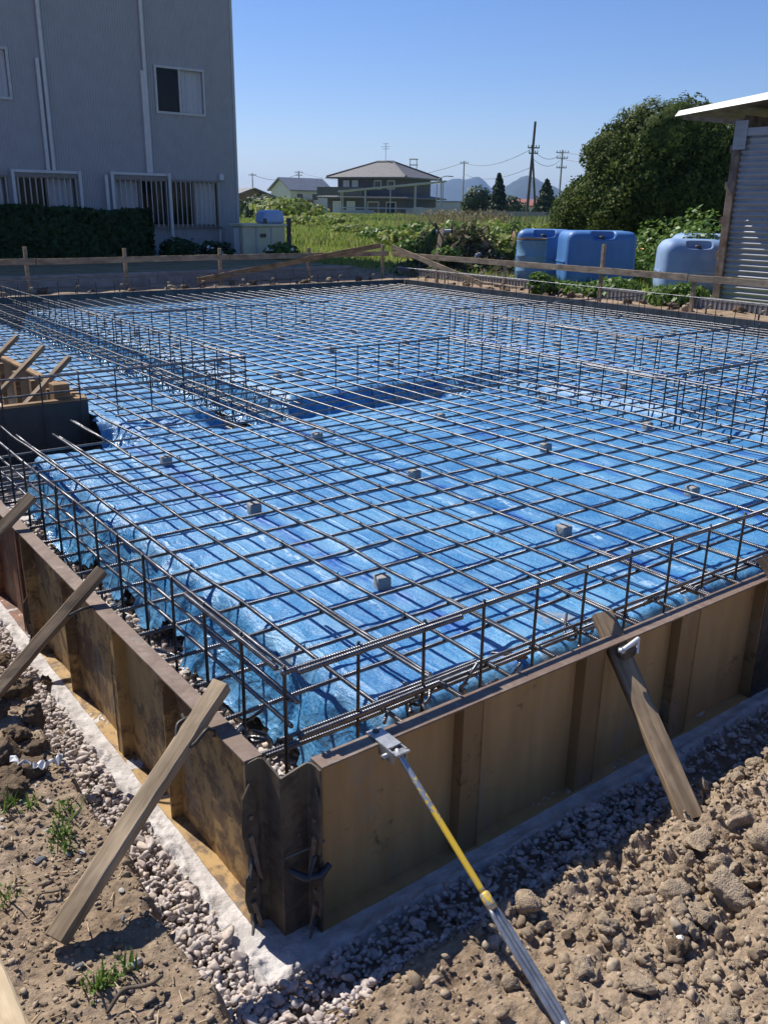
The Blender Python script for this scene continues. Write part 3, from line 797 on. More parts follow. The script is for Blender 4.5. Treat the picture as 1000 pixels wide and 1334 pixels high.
# far forms, seen from inside
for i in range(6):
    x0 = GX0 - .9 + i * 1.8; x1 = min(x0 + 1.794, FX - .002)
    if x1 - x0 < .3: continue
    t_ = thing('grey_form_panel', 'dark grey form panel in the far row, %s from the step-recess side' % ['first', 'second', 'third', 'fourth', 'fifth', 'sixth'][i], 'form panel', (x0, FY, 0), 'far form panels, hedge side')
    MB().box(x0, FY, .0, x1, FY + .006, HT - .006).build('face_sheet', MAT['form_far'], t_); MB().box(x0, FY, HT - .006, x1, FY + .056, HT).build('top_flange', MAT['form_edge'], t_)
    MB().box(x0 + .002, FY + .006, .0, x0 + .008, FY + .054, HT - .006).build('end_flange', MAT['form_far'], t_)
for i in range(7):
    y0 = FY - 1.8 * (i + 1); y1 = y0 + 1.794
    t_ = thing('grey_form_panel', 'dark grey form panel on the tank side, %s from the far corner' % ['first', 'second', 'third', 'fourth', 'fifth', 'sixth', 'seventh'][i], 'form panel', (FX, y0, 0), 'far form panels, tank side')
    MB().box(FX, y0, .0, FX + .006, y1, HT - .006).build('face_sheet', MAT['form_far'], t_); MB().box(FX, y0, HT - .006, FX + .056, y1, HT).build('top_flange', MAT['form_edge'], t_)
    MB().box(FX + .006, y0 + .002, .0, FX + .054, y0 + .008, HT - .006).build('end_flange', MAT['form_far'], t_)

# step recess: black plywood boards with tan tops, timbers inside
def plyboard(x0, y0, x1, y1, label):
    t_ = thing('plywood_form_board', label, 'form board', ((x0 + x1) / 2, (y0 + y1) / 2, .06))
    MB().box(x0, y0, .06, x1, y1, .53).build('panel', MAT['ply_black'], t_)
    if x1 - x0 > y1 - y0: bevel(MB().box(x0, y0 + .002, .5305, x1, y1 + .05, .553).build('top_batten', MAT['wood_tan'], t_), .004)
    else: bevel(MB().box(x0 - .05, y0, .5305, x1 - .002, y1, .553).build('top_batten', MAT['wood_tan'], t_), .004)


plyboard(-.9, GY0, GX0 - .013, GY0 + .012, 'black plywood form board facing the camera at the step recess')
plyboard(GX0 - .012, GY0 + .06, GX0, GY0 + 4.6, 'black plywood form board along the far side of the step recess')

# ------------------------------------------------------------------ planks
def plank_mesh(L, w, h, mat, seed, wob=.004):
    r = np.random.default_rng(seed); n = max(6, int(L / .04)); V = []; u = np.linspace(0, L, n)
    a, b_, c_, d_ = (wob * fbm(u * 3.5, u * 0 + k, seed + k, 3) * 2 for k in range(4))
    for i in range(n):
        e = r.normal(0, wob * .15, 8); be = min(w, h) * .12
        for k, (y, z) in enumerate([(-w / 2 + be, -h / 2), (w / 2 - be, -h / 2), (w / 2, -h / 2 + be), (w / 2, h / 2 - be), (w / 2 - be, h / 2), (-w / 2 + be, h / 2), (-w / 2, h / 2 - be), (-w / 2, -h / 2 + be)]):
            V.append((u[i], y + (a[i] if y < 0 else b_[i]) + e[k], z + c_[i] + e[(k + 3) % 8]))
    F = [(i * 8 + k, i * 8 + (k + 1) % 8, i * 8 + 8 + (k + 1) % 8, i * 8 + 8 + k) for i in range(n - 1) for k in range(8)]
    me = bpy.data.meshes.new('plank'); me.from_pydata(V, [], F + [tuple(range(8))[::-1], tuple((n - 1) * 8 + k for k in range(8))]); me.update(); me.materials.append(MAT[mat]); return me


def plank(name, a, b, w, h, mat, label, cat, seed, up=(0, 0, 1), group=None, roll=0., parent=None):
    a = Vector(a); b = Vector(b); d = b - a; L = d.length; d.normalize(); u = Vector(up)
    y = u.cross(d); 
    if y.length < .05: y = Vector((1, 0, 0)).cross(d)
    y.normalize(); z = d.cross(y)
    mw = Matrix((d, y, z)).transposed().to_4x4() @ Matrix.Rotation(roll, 4, 'X'); mw.translation = a
    o = bpy.data.objects.new(name, plank_mesh(L, w, h, mat, seed)); COL.objects.link(o)
    o.location = a; o.rotation_euler = mw.to_euler()
    if parent is not None: o.parent = parent
    else: tag(o, label, cat, group)
    return o


def along(H, d, s0, s1): H = np.array(H); d = np.array(d); return tuple(H + d * s0), tuple(H + d * s1)


a, b_ = along((-.222, .126, .582), (.476, .217, .29), -1.0, .25)
plank('wooden_brace', a, b_, .053, .040, 'wood_tan2', 'weathered wooden brace propping the left form, nearest the corner', 'wooden brace', 11, roll=.15)
a, b_ = along((-.215, 1.13, .582), (.43, .11, .30), -1.1, .28)
plank('wooden_brace', a, b_, .046, .034, 'wood_grey', 'grey wooden brace crossing the middle of the left form', 'wooden brace', 12, roll=.5)
a, b_ = along((-.205, 2.09, .585), (.43, .12, .30), -1.0, .33)
plank('wooden_brace', a, b_, .048, .034, 'wood_grey', 'wooden brace by the red-rusted left panel, only its upper end in view', 'wooden brace', 13, roll=.5)
F_ = np.array([1.085, -.60, .20]); H_ = np.array([1.205, -.245, .472]); dd = H_ - F_
plank('wooden_brace', tuple(F_ - dd * .12), tuple(F_ + dd * 1.47), .076, .034, 'wood_grey', 'grey plank propping the right-hand ochre form from the dirt mound', 'wooden brace', 14, roll=-.15)
plank('wooden_brace', (2.10, -.72, .16), (2.10, -.19, .66), .062, .036, 'wood_grey', 'wooden brace at the far end of the right form, cut by the frame', 'wooden brace', 15)
plank('pine_batten', (-.868, .30, .385), (-.858, -1.1, .375), .062, .045, 'wood_new', 'bright new pine batten lying on the dirt in the lower left corner', 'timber batten', 16)
# timbers in the recess
for i, (x, y) in enumerate([(.93, 5.06), (.93, 5.72), (.92, 6.45), (.92, 7.2)]):
    plank('recess_strut', (x - .50, y - .10, .27), (x + .16, y + .04, .80), .06, .035, 'wood_grey', 'slanting wooden strut in the step recess, %s from its near corner' % ORD[i], 'wooden strut', 20 + i, group='struts in the step recess')
for i, y in enumerate([5.0, 5.45, 5.9, 6.4, 6.9, 7.5]):
    o = MB().box(.995, y, .02, 1.035, y + .07, .50).build('recess_post', MAT['wood_grey'], None, origin=(1.015, y, .02)); tag(o, 'short upright timber behind the black board of the step recess', 'timber post', 'posts in the step recess')
o = bevel(MB().box(.86, 4.80, .53, .98, 4.92, .66).build('timber_block', MAT['wood_tan'], None, origin=(.92, 4.86, .53)), .006); tag(o, 'square timber block standing behind the near edge of the step recess', 'timber block')
for i in range(9):
    x = -.6 + i * .17
    o = MB().box(x, 4.80, .05, x + .06, 4.83, .50).build('recess_post', MAT['wood_grey'], None, origin=(x, 4.8, .05)); tag(o, 'upright timber behind the camera-facing board of the step recess', 'timber post', 'posts at the recess front')

# tie wires on the braces
def wire(pts, r, label, cat, group=None, mat='tie', n=5):
    P = np.array(pts, float); k = len(P); tt = np.linspace(0, k - 1, (k - 1) * 6 + 1)
    Q = np.array([np.interp(tt, range(k), P[:, c]) for c in range(3)]).T
    Q2 = Q.copy()
    for _ in range(3): Q2[1:-1] = (Q2[:-2] + 2 * Q2[1:-1] + Q2[2:]) / 4
    o = MB().tube(Q2, r, n).build('tie_wire', MAT[mat], None, True, origin=tuple(P[0])); return tag(o, label, cat, group)


wire([(-.166, .33, .50), (-.19, .25, .525), (-.235, .17, .545), (-.265, .115, .545), (-.25, .07, .565), (-.20, .08, .60), (-.17, .10, .567), (-.165, .14, .53)], .006, 'twisted wire loop lashing the nearest brace to the left form', 'tie wire')
wire([(-.25, .10, .54), (-.28, .11, .565), (-.26, .15, .60), (-.20, .16, .60), (-.17, .15, .57)], .006, 'second dark wire turn around the brace nearest the corner', 'tie wire')
wire([(-.168, 1.30, .43), (-.172, 1.36, .50), (-.18, 1.28, .525), (-.20, 1.21, .52), (-.235, 1.15, .535), (-.255, 1.09, .55), (-.21, 1.06, .58), (-.165, 1.1, .56)], .006, 'twisted wire loop lashing the middle brace to the left form', 'tie wire')

# small clamp on the right plank
t_ = thing('plank_clamp', 'small steel clamp with white spattered handle holding the right plank', 'clamp', (1.26, -.24, .53))
MB().tube([(1.168, -.245, .553), (1.22, -.240, .560), (1.268, -.235, .566)], .0075, 10).build('clamp_rod', MAT['white_paint'], t_, True)
MB().tube([(1.268, -.236, .570), (1.248, -.252, .522)], .0045, 8).build('handle', MAT['white_paint'], t_)
MB().lathe((1.168, -.245, .543), [(.003, 0), (.012, .005), (.012, .016), (.003, .021)], 12).build('knob', MAT['steel'], t_, True)
bevel(MB().box(1.186, -.246, .510, 1.252, -.212, .547).build('jaw', MAT['steel_dark'], t_), .005)

# ------------------------------------------------------------------ turnbuckle brace
t_ = thing('turnbuckle_brace', 'galvanised turnbuckle brace with yellow paint hooked on the right form', 'turnbuckle brace', (.19, -.24, .557))
A = np.array([.198, -.262, .553]); B = np.array([.20, -1.06, .072]); D = (B - A) / np.linalg.norm(B - A)
S_ = np.cross(D, (0, 0, 1.)); S_ /= np.linalg.norm(S_); U_ = np.cross(S_, D)
mb = MB(); mb.obox((.198, -.196, .5625), (.024, 0, 0), (0, .05, 0), (0, 0, .0025)); mb.obox((.198, -.264, .5555), (.024, 0, 0), (0, .022, -.006), (0, .0006, .0025))
mb.obox((.176, -.238, .545), (.0022, 0, 0), (0, .034, 0), (0, 0, .018)); mb.obox((.220, -.238, .545), (.0022, 0, 0), (0, .034, 0), (0, 0, .018))
mb.build('hook_bracket', MAT['steel'], t_)
MB().tube([(.160, -.242, .540), (.236, -.242, .540)], .008, 8).build('bolt', MAT['steel'], t_, True)
MB().lathe((.198, -.160, .5652), [(.010, 0), (.010, .003), (.004, .003)], 12).build('hole_rim', MAT['steel_dark'], t_)
L = lambda s, u=0, w=0: A + D * s + S_ * u + U_ * w
MB().tube([L(-.01), L(.0), L(.005), L(.40), L(.43)], [.006, .0088, .0088, .0088, .008], 12).build('rod', MAT['yellow_steel'], t_, True)
MB().tube([L(.415), L(.42), L(.445), L(.46)], [.0105, .0135, .0135, .012], 12).build('socket', MAT['yellow_steel'], t_, True)
fr = MB()
for s_ in (-1, 1):
    fr.tube([L(.445, s_ * .004), L(.475, s_ * .0105), L(.52, s_ * .0125), L(.73, s_ * .0125), L(.765, s_ * .0105), L(.79, s_ * .004)], [.006, .0068, .0068, .0068, .0068, .006], 8)
fr.build('turnbuckle_frame', MAT['steel'], t_, True)
MB().tube([L(.74), L(.78), L(.79), L(.82)], [.009, .0125, .0125, .010], 10).build('end_socket', MAT['steel'], t_, True)
ss = np.arange(.47, .98, .0035); MB().tube([L(q) for q in ss], [.0048 if i % 2 else .0060 for i in range(len(ss))], 10).build('threaded_rod', MAT['steel'], t_, True)

# ================================================================== REBAR
def bar_points(Ln, seed, amp=.004):
    r = np.random.default_rng(seed); k = max(3, int(Ln / .35) + 2); xs = np.linspace(0, Ln, k)
    return xs, r.normal(0, amp, k) * .8, r.normal(0, amp, k) * .5


def rebar_mesh(Ln, r, seed, ribbed=0., amp=.006, n=6, pitch=.0085):
    """bar along local x; the first `ribbed` metres carry real rolled ribs"""
    kx, ky, kz = bar_points(Ln, seed, amp)
    xs = []; rr = []
    if ribbed > 0:
        u = np.arange(0, min(ribbed, Ln), pitch)
        for q in u: xs += [q, q + pitch * .35, q + pitch * .5, q + pitch * .85]; rr += [r * .93, r * .93, r * 1.14, r * 1.14]
    s0 = xs[-1] if xs else 0
    ex = np.arange(s0 + .05 if xs else 0, Ln + .001, .12); xs += list(ex); rr += [r] * len(ex)
    if xs[-1] < Ln - .01: xs.append(Ln); rr.append(r)
    xs = np.array(xs); rr = np.array(rr); m_ = len(xs)
    fine = np.linspace(0, Ln, 400); yy = np.interp(fine, kx, ky); zz = np.interp(fine, kx, kz)
    ker = np.ones(15) / 15; yy = np.convolve(np.pad(yy, 7, 'edge'), ker, 'valid'); zz = np.convolve(np.pad(zz, 7, 'edge'), ker, 'valid')
    y = np.interp(xs, fine, yy); z = np.interp(xs, fine, zz)
    t = 2 * PI * np.arange(n) / n
    V = np.stack([np.repeat(xs[:, None], n, 1), y[:, None] + rr[:, None] * np.cos(t), z[:, None] + rr[:, None] * np.sin(t)], -1).reshape(-1, 3)
    a = np.arange(m_ - 1)[:, None] * n; k = np.arange(n)[None, :]; k2 = (k + 1) % n
    F = np.stack([a + k, a + k2, a + n + k2, a + n + k], -1).reshape(-1, 4)
    caps = np.array([[0, 3, 2, 1], [0, 5, 4, 3]]) if n == 6 else np.array([[3, 2, 1, 0]])
    F = np.concatenate([F, caps, caps[:, ::-1] + (m_ - 1) * n])
    return fast_mesh('rebar', V, F, MAT['rebar'], True)


_rm = {}
def rebar(parent, p, axis, Ln, r, name='rebar', ribbed=0., var=0, amp=.0065, tilt=0.):
    key = (round(Ln, 2), r, ribbed, var, amp)
    if key not in _rm: _rm[key] = rebar_mesh(Ln, r, 900 + var + int(Ln * 10), ribbed, amp)
    rot = (0, tilt, 0) if axis == 'x' else (0, tilt, PI / 2)
    return link(name, _rm[key], parent, tuple(np.array(p) - np.array(parent.location)), rot)


# the flat mesh over the slab
mat_t = thing('rebar_mesh', 'flat grid of dark steel bars tied over the blue sheet', 'steel mesh', (0, 0, .48))
BX = .367 + .2243 * np.arange(44); BY = .044 + .2260 * np.arange(55)
for k, x in enumerate(BX):
    y0 = -.085 + random.uniform(-.02, .015); y1 = FY - .12
    jit = random.uniform(-.006, .006)
    if x < GX0 + .05: y1 = [4.42, 4.05, 4.30, 4.5][k % 4]
    rebar(mat_t, (x + jit, y0, .4895), 'y', y1 - y0 if x >= GX0 + .05 else round(y1 - y0, 1), .0076, ribbed=3.2 if k < 11 else 0, var=k % 3)
for j, y in enumerate(BY):
    x0 = -.055 + random.uniform(-.015, .02); x1 = FX - .12; jit = random.uniform(-.006, .006)
    if y > 3.80: x0 = GX0 + .05
    rebar(mat_t, (x0, y + jit, .4738), 'x', round(x1 - x0, 1), .0076, ribbed=2.6 if j < 9 else 0, var=j % 3)
# laps
for (ax, u, v0, Ln) in [('y', 3, -.1, .62), ('y', 1, -.08, .9), ('y', 5, -.09, .66), ('y', 7, -.09, .60), ('y', 9, -.1, .7), ('y', 11, -.1, .65), ('y', 13, -.1, .6), ('x', 0, -.05, 1.6), ('x', 0, 1.9, 2.2), ('y', 0, 3.1, 1.0), ('y', 1, 2.7, 1.2), ('y', 2, 3.3, 1.0), ('y', 4, 2.9, 1.1), ('x', 3, 3.2, 1.1), ('y', 8, 3.0, .9)]:
    if ax == 'y': rebar(mat_t, (BX[u] + .0165, v0, .4885), 'y', Ln, .0068, ribbed=1.3, var=u % 3, amp=.003)
    else: rebar(mat_t, (v0, BY[u] - .0165, .4745), 'x', Ln, .0068, ribbed=1.3, var=u % 3, amp=.003)
# tie wire tails at every other crossing
tw = MB()
for k, x in enumerate(BX[:22]):
    for j, y in enumerate(BY[:24]):
        if (k + j) % 2: continue
        c = np.array([x + random.uniform(-.004, .004), y + random.uniform(-.004, .004), .497]); a = random.uniform(0, 6.28)
        tw.tube([c + (-.012 * math.cos(a), -.012 * math.sin(a), -.016), c, c + (.004 * math.cos(a), .004 * math.sin(a), .002 + random.uniform(.003, .011))], .0022, 3, False)
        q = .0085; tw.tube([c + (-q, q, -.018), c + (0, 0, .0015), c + (q, -q, -.018)], .002, 3, False)
        tw.tube([c + (-q, -q, -.022), c + (0, 0, .0015), c + (q, q, -.022)], .002, 3, False)
o = tw.build('tie_wires', MAT['tie'], mat_t); o['kind'] = 'stuff'

# mortar spacer blocks under the mesh
blk = []
for i in range(4):
    r = np.random.default_rng(500 + i); v, f = ICO[4]; v = v.copy()
    mx_ = np.abs(v).max(1); q = v / mx_[:, None] * .5; q = np.sign(q) * np.minimum(np.abs(q), .5); sph = v * .5 * 1.18
    q = q * .8 + sph * .2 * .8; q *= (1 + .05 * fbm(v[:, 0] * 3 + i, v[:, 1] * 3 + v[:, 2] * 2, 5 + i, 3) * 2)[:, None]; q[:, 2] += .42 * .92
    blk.append(fast_mesh('spacer_block', q, f, MAT['concrete_block'], True))
for i, X in enumerate([1.03, 2.155, 3.29, 4.42, 5.5, 6.9, 8.0, 9.2]):
    for j, Y in enumerate([.915, 2.09, 3.19, 5.3, 6.4, 7.5, 8.7, 9.8, 11.0]):
        if X < 1.3 and Y > 4.6: continue
        if abs(X - 2.155) < .1 and Y > 4.5: X_ = 3.05
        else: X_ = X
        if random.random() < .12 and Y > 4: continue
        x = X_ + random.uniform(-.02, .02); y = Y + random.uniform(-.02, .02); z = float(sheet_z(np.array(x), np.array(y)))
        if z < .33: continue
        o = link('spacer_block', random.choice(blk), None, (x, y, z - .004), (0, 0, random.uniform(-.25, .25)), (.066, .066, max(.05, .4665 - z)))
        lab = 'mortar cube under the mesh, %s row from the right form, %s from the left form' % (ORD[j], ORD[i])
        if i == 0 and j == 0: lab = 'grey mortar cube under the mesh, nearest the front corner'
        tag(o, lab, 'spacer block', 'mortar spacer cubes under the mesh')

# upright cages
def stirrup_mesh(z0, z1, hook=True):
    mb = MB(); r = .0056
    pts = [(0, 0, z0)] + [(random.uniform(-.0015, .0015), random.uniform(-.0015, .0015), z) for z in np.linspace(z0 + .1, z1 - .02, 4)] + [(0, 0, z1 + .006)]
    mb.tube(pts, r, 6)
    me = bpy.data.meshes.new('stirrup'); me.from_pydata(mb.v, [], mb.f); me.update(); me.materials.append(MAT['stirrup']); me.polygons.foreach_set('use_smooth', [True] * len(me.polygons)); return me


def footing_mesh(side):
    """bent bottom stirrup: runs up the haunch and hooks over the slab bar"""
    mb = MB(); s = side
    mb.tube([(0, -.03, .065), (0, .05, .06), (0, .11, .08), (0, .19, .17)], .0056, 6)
    me = bpy.data.meshes.new('haunch_bar'); me.from_pydata(mb.v, [], mb.f); me.update(); me.materials.append(MAT['stirrup']); return me


ST = [stirrup_mesh(.06, .757) for _ in range(4)]
HB = footing_mesh(1)


def cage(label, axis, fixed, a0, a1, rails, off=0., step=.25, haunch=False, ribbed=0., laps=(), footing=True, skip=(), first=0.):
    loc = (a0, fixed, 0) if axis == 'x' else (fixed, a0, 0)
    t_ = thing('rebar_cage', label, 'rebar cage', loc)
    def pt(a, f, z): return (a, f, z) if axis == 'x' else (f, a, z)
    for (z, r, sd) in rails:
        rebar(t_, pt(a0 - .012, fixed + sd, z), axis, round(a1 - a0 + .02, 2), r, 'rail_bar', ribbed, 5, .0025)
    for (z, r, sd, b0, b1) in laps:
        rebar(t_, pt(b0, fixed + sd, z), axis, round(b1 - b0, 2), r, 'lap_bar', min(ribbed, b1 - b0), 6, .001)
    n = int((a1 - a0 - first) / step + 1.001)
    for k in range(n):
        a = a0 + first + k * step
        if k in skip: continue
        link('stirrup', ST[k % 4], t_, tuple(np.array(pt(a, fixed, 0)) - np.array(loc)), (0, 0, random.uniform(0, 6)))
        if haunch: link('haunch_bar', HB, t_, tuple(np.array(pt(a + .02, fixed, 0)) - np.array(loc)), (0, 0, 0 if axis == 'x' else -PI / 2))
    if footing:
        for (sd, z) in ((.05, .075), (.14, .11)):
            rebar(t_, pt(a0, fixed + sd, z), axis, round(a1 - a0, 1), .0068, 'footing_bar', 0, 1)
    return t_


R16 = .0085
cage('steel bar cage along the right-hand ochre form', 'x', 0.0, 0.0, 10.1, [(.748, R16, -.006), (.525, .0068, .012)], haunch=True, ribbed=2.6, laps=[(.745, R16, -.024, .03, .63), (.522, R16, -.006, .04, .56), (.5225, .0068, .03, .35, .75)])
cage('steel bar cage along the peeling left-hand form', 'y', 0.0, 0.0, 4.5, [(.748, .0068, .012), (.655, .0068, .012), (.57, .0068, .012)], haunch=True, ribbed=2.6, laps=[(.745, R16, -.006, .03, .62), (.654, .0068, .026, -.03, .62)], first=.25, step=.2475)
cage('steel bar cage in front of the black step board, running inward', 'x', 4.70, -.1, 2.42, [(.748, .008, .012), (.62, .008, .012)], ribbed=0, laps=[(.745, .008, -.006, .6, 2.2)], off=.1, step=.28)
cage('long steel bar cage leading away from the step recess to the hedge side', 'y', 2.41, 4.70, 12.3, [(.748, .008, .012), (.60, .0068, .012)], laps=[(.745, .008, -.006, 4.7, 5.5), (.745, .008, -.006, 8.0, 8.8)], step=.25, first=.25)
cage('short steel bar cage left of the centre, beyond the near slab', 'x', 4.68, 3.2, 4.66, [(.748, .008, .012)], laps=[(.745, .008, -.007, 4.0, 4.68)], step=.24, first=.12)
cage('steel bar cage across the slab right of the centre, running toward the right form', 'y', 4.64, 1.30, 4.68, [(.748, .008, .012)], laps=[(.745, .008, -.007, 2.15, 2.95)], step=.24)
cage('steel bar cage branching right from the middle of the slab', 'x', 2.19, 4.72, 6.30, [(.748, .008, .012), (.62, .0068, .01)], laps=[(.745, .008, -.007, 5.0, 5.7)], step=.25)
cage('steel bar cage along the far form on the hedge side', 'x', 12.38, 1.2, 10.1, [(.80, .0068, .012)], step=.3, footing=False)
cage('steel bar cage along the far form on the tank side', 'y', 10.12, .2, 12.3, [(.80, .0068, .012)], step=.3, footing=False)
cage('bar cage across the far half of the slab', 'x', 8.13, 2.6, 5.6, [(.748, .008, .012)], step=.22, laps=[(.745, .01, -.008, 3.0, 3.75)])
cage('bar cage far right, along the slab before the tanks', 'x', 6.55, 6.3, 10.1, [(.748, .008, .012)], step=.25, laps=[(.745, .009, -.008, 8.2, 8.8)])
cage('bar cage linking the two right-hand cross cages', 'y', 6.30, 2.2, 6.55, [(.748, .008, .012)], step=.25, laps=[(.745, .009, -.008, 4.2, 4.8)])
cage('bar cage near the right edge of the picture before the tanks', 'x', 3.62, 6.3, 10.1, [(.748, .008, .012)], step=.3, laps=[(.745, .009, -.008, 7.4, 8.2)])

# heavy footing bars in the step trench
t_ = thing('footing_bars', 'bundle of heavy dark bars lying in the trench before the step board', 'steel bars', (0, 4.2, 0))
for i, (y, z) in enumerate([(3.70, .36), (3.83, .30), (3.93, .17), (4.02, .10), (4.10, .27), (4.22, .10), (4.32, .16), (4.42, .10), (4.5, .12), (4.58, .09), (3.60, .30)]):
    rebar(t_, (-.08, y, z), 'x', 2.4 + (i % 3) * 1.2, .011, var=i % 3)
# extra bottom bars in the inner trenches
for (ax, f0, a0, L_, lab) in [('y', 2.40, 4.3, 7.9, 'bottom bars lying in the trench below the long cage'), ('x', 4.2, 3.6, 2.8, 'bottom bars lying in the cross trench left of the centre'), ('y', 4.95, 1.3, 3.0, 'bottom bars lying in the trench right of the centre')]:
    t_ = thing('footing_bars', lab, 'steel bars', (f0, a0, 0) if ax == 'y' else (a0, f0, 0))
    for i, (q, z) in enumerate([(-.26, .22), (-.15, .12), (-.05, .36), (.05, .12), (.15, .3), (.25, .2), (.33, .38)]):
        rebar(t_, (f0 + q, a0, z) if ax == 'y' else (a0, f0 + q, z), ax, L_, .0075, var=i % 3)
    nn = int(L_ / .25); SB = MB().tube([(0, -.32, .42), (0, -.27, .2), (0, -.2, .08), (0, .2, .08), (0, .27, .2), (0, .32, .42)], .0056, 5)
    me = bpy.data.meshes.new('bent_stirrup'); me.from_pydata(SB.v, [], SB.f); me.materials.append(MAT['stirrup'])
    for k in range(nn):
        link('bent_stirrup', me, t_, ((0, k * .25, 0) if ax == 'y' else (k * .25, 0, 0)), (0, 0, PI / 2 if ax == 'y' else 0))

# bent hooks showing at the corner and along the near forms
def hooks(name, label, c, n, rad, seed):
    r = np.random.default_rng(seed); c = np.array(c, float); t_ = thing(name, label, 'bent bar hooks', tuple(c))
    for k in range(n):
        a0 = r.uniform(0, 6.28); p = c + r.normal(0, .035, 3) * (1, 1, .4); e1 = r.normal(size=3) * (1, 1, .35); e1 /= np.linalg.norm(e1); e2 = np.cross(e1, r.normal(size=3)); e2 /= np.linalg.norm(e2); e2 *= (1, 1, .5)
        arc = [p + rad * (math.cos(t) * e1 + math.sin(t) * e2) for t in np.linspace(0, 3.4, 12)]
        tail = arc[-1] + (arc[-1] - arc[-2]) / np.linalg.norm(arc[-1] - arc[-2]) * .10
        MB().tube([arc[0] - (arc[1] - arc[0]) * 4] + arc + [tail], .0058, 6).build('hook', MAT['rebar'], t_, True)


hooks('bar_hooks', 'tangle of bent bar hooks inside the left form near the corner', (-.01, .20, .43), 6, .035, 1)
hooks('bar_hooks', 'tangle of bent bar hooks inside the right form near the turnbuckle', (.46, .02, .46), 5, .035, 4)
for i, x in enumerate([.70, .95, 1.20, 1.45, 1.70, 1.95]):
    hooks('bar_hooks', 'small bent bar hooks inside the right form, %s bunch past the big tangle' % ORD[i], (x, .01, .46), 2, .022, 10 + i)
for i, y in enumerate([.75, 1.1, 1.6, 2.1]):
    hooks('bar_hooks', 'bent bar hooks low down inside the left form, %s bunch from the corner' % ORD[i], (.06, y, .28), 2, .04, 30 + i)
for o in bpy.data.objects:
    if o.name.startswith('bar_hooks') and 'bunch' in o['label']: o['group'] = 'bar hooks along the ' + ('right' if 'right' in o['label'] else 'left') + ' form'

# ================================================================== FAR EDGE OF THE PIT
# pegs behind the far forms
def peg(x, y, lab, grp):
    t_ = thing('form_peg', lab, 'peg', (x, y, .45), grp)
    MB().tube([(x, y, .40), (x, y, .62), (x + .02, y - .02, .655), (x + .055, y - .055, .665)], .013, 5).build('shaft', MAT['steel_dark'], t_)
    bevel(MB().box(x + .005, y - .06, .650, x + .055, y - .02, .682).build('head', MAT['rail_wood'], t_), .008)


for i in range(11): peg(2.3 + i * .72 + random.uniform(-.1, .1), FY + .13, 'small pale-headed peg behind the far form on the hedge side', 'pegs, hedge side')
for i in range(12): peg(FX + .14, 12.1 - i * .72 + random.uniform(-.1, .1), 'small pale-headed peg behind the far form on the tank side', 'pegs, tank side')
for i in range(70):
    if random.random() < .45: x, y = random.uniform(2, 10.3), random.uniform(FY + .2, FY + 1.2)
    else: x, y = random.uniform(FX + .2, FX + 1.1), random.uniform(3.5, 12.5)
    clod(x, y, random.uniform(.03, .10), 'brown soil lump between the far form and the board fence', 'soil lumps by the far forms', dark=random.random() < .4)

# low retaining wall
t_ = thing('retaining_wall', 'low grey concrete edging wall behind the left board fence', 'low wall', (3, 14.4, .4))
for i in range(9):
    x = -3.2 + i * 1.5
    if x + 1.5 > 11.4: continue
    bevel(MB().box(x, 14.40, .30, x + 1.494, 14.50, .655).build('wall_slab', MAT['concrete'], t_), .004)
    bevel(MB().box(x, 14.385, .6555, x + 1.494, 14.515, .715).build('cap', MAT['concrete'], t_), .006)
t_ = thing('edging_panel', 'ribbed grey edging strip with pale rail before the blue tanks', 'low wall', (11.6, 8, .4))
def ribbed_wall(axis, a0, a1, f0, z0, z1, pitch, depth, face=-1):
    xs = []; n = int((a1 - a0) / pitch)
    for i in range(n):
        u = a0 + i * pitch; xs += [(u, 0), (u + pitch * .40, 0), (u + pitch * .5, depth), (u + pitch * .9, depth)]
    xs.append((a1, 0)); V = []; F = []
    for (u, d) in xs:
        for z in (z0, z1): V.append((u, f0 + face * d, z) if axis == 'x' else (f0 + face * d, u, z))
    for i in range(len(xs) - 1): F.append((2 * i, 2 * i + 2, 2 * i + 3, 2 * i + 1))
    return MB().add(V, F)
ribbed_wall('y', 2.0, 14.4, 11.55, .33, .63, .085, .03).build('ribbed_sheet', MAT['corrugated'], t_)
MB().box(11.515, 2.0, .632, 11.58, 14.38, .668).build('rail', MAT['corrugated'], t_)
MB().box(11.553, 2.0, .30, 11.60, 14.38, .62).build('backing', MAT['concrete'], t_)

# batter-board fence
def stake(x, y, z1, lab, grp, tilt=0.):
    o = bevel(MB().box(x - .022, y - .022, .25, x + .022, y + .022, z1).build('fence_stake', MAT['rail_wood'], None, origin=(x, y, .25)), .003); o.rotation_euler = (tilt, random.uniform(-.02, .02), 0); return o


t_ = thing('batter_board', 'long wooden batter board on stakes in front of the hedge', 'board fence', (3, 13.72, .9), 'batter boards')
def board(parent, a, b_, nm='board', w=.10, h=.022, mat='rail_wood', seed=0): 
    a = np.array(a) ; b_ = np.array(b_); a = a - np.array(parent.location); b_ = b_ - np.array(parent.location)
    return plank(nm, tuple(a), tuple(b_), h, w, mat, '', '', seed, parent=parent)
for i, (x0, x1) in enumerate([(-.6, 3.38), (3.40, 6.9), (6.92, 10.75)]): board(t_, (x0, 13.69, .992), (x1, 13.69, 1.0), seed=40 + i)
for i, (x, z) in enumerate([(.9, 1.2), (3.24, 1.235), (4.93, 1.185), (6.78, 1.16), (8.75, 1.14), (10.62, 1.18)]):
    o = bevel(MB().box(x - .028, 13.705, .25, x + .028, 13.76, z).build('stake', MAT['rail_wood'], t_), .003)
t_ = thing('batter_board', 'long wooden batter board on stakes in front of the blue tanks', 'board fence', (10.85, 8, .9), 'batter boards')
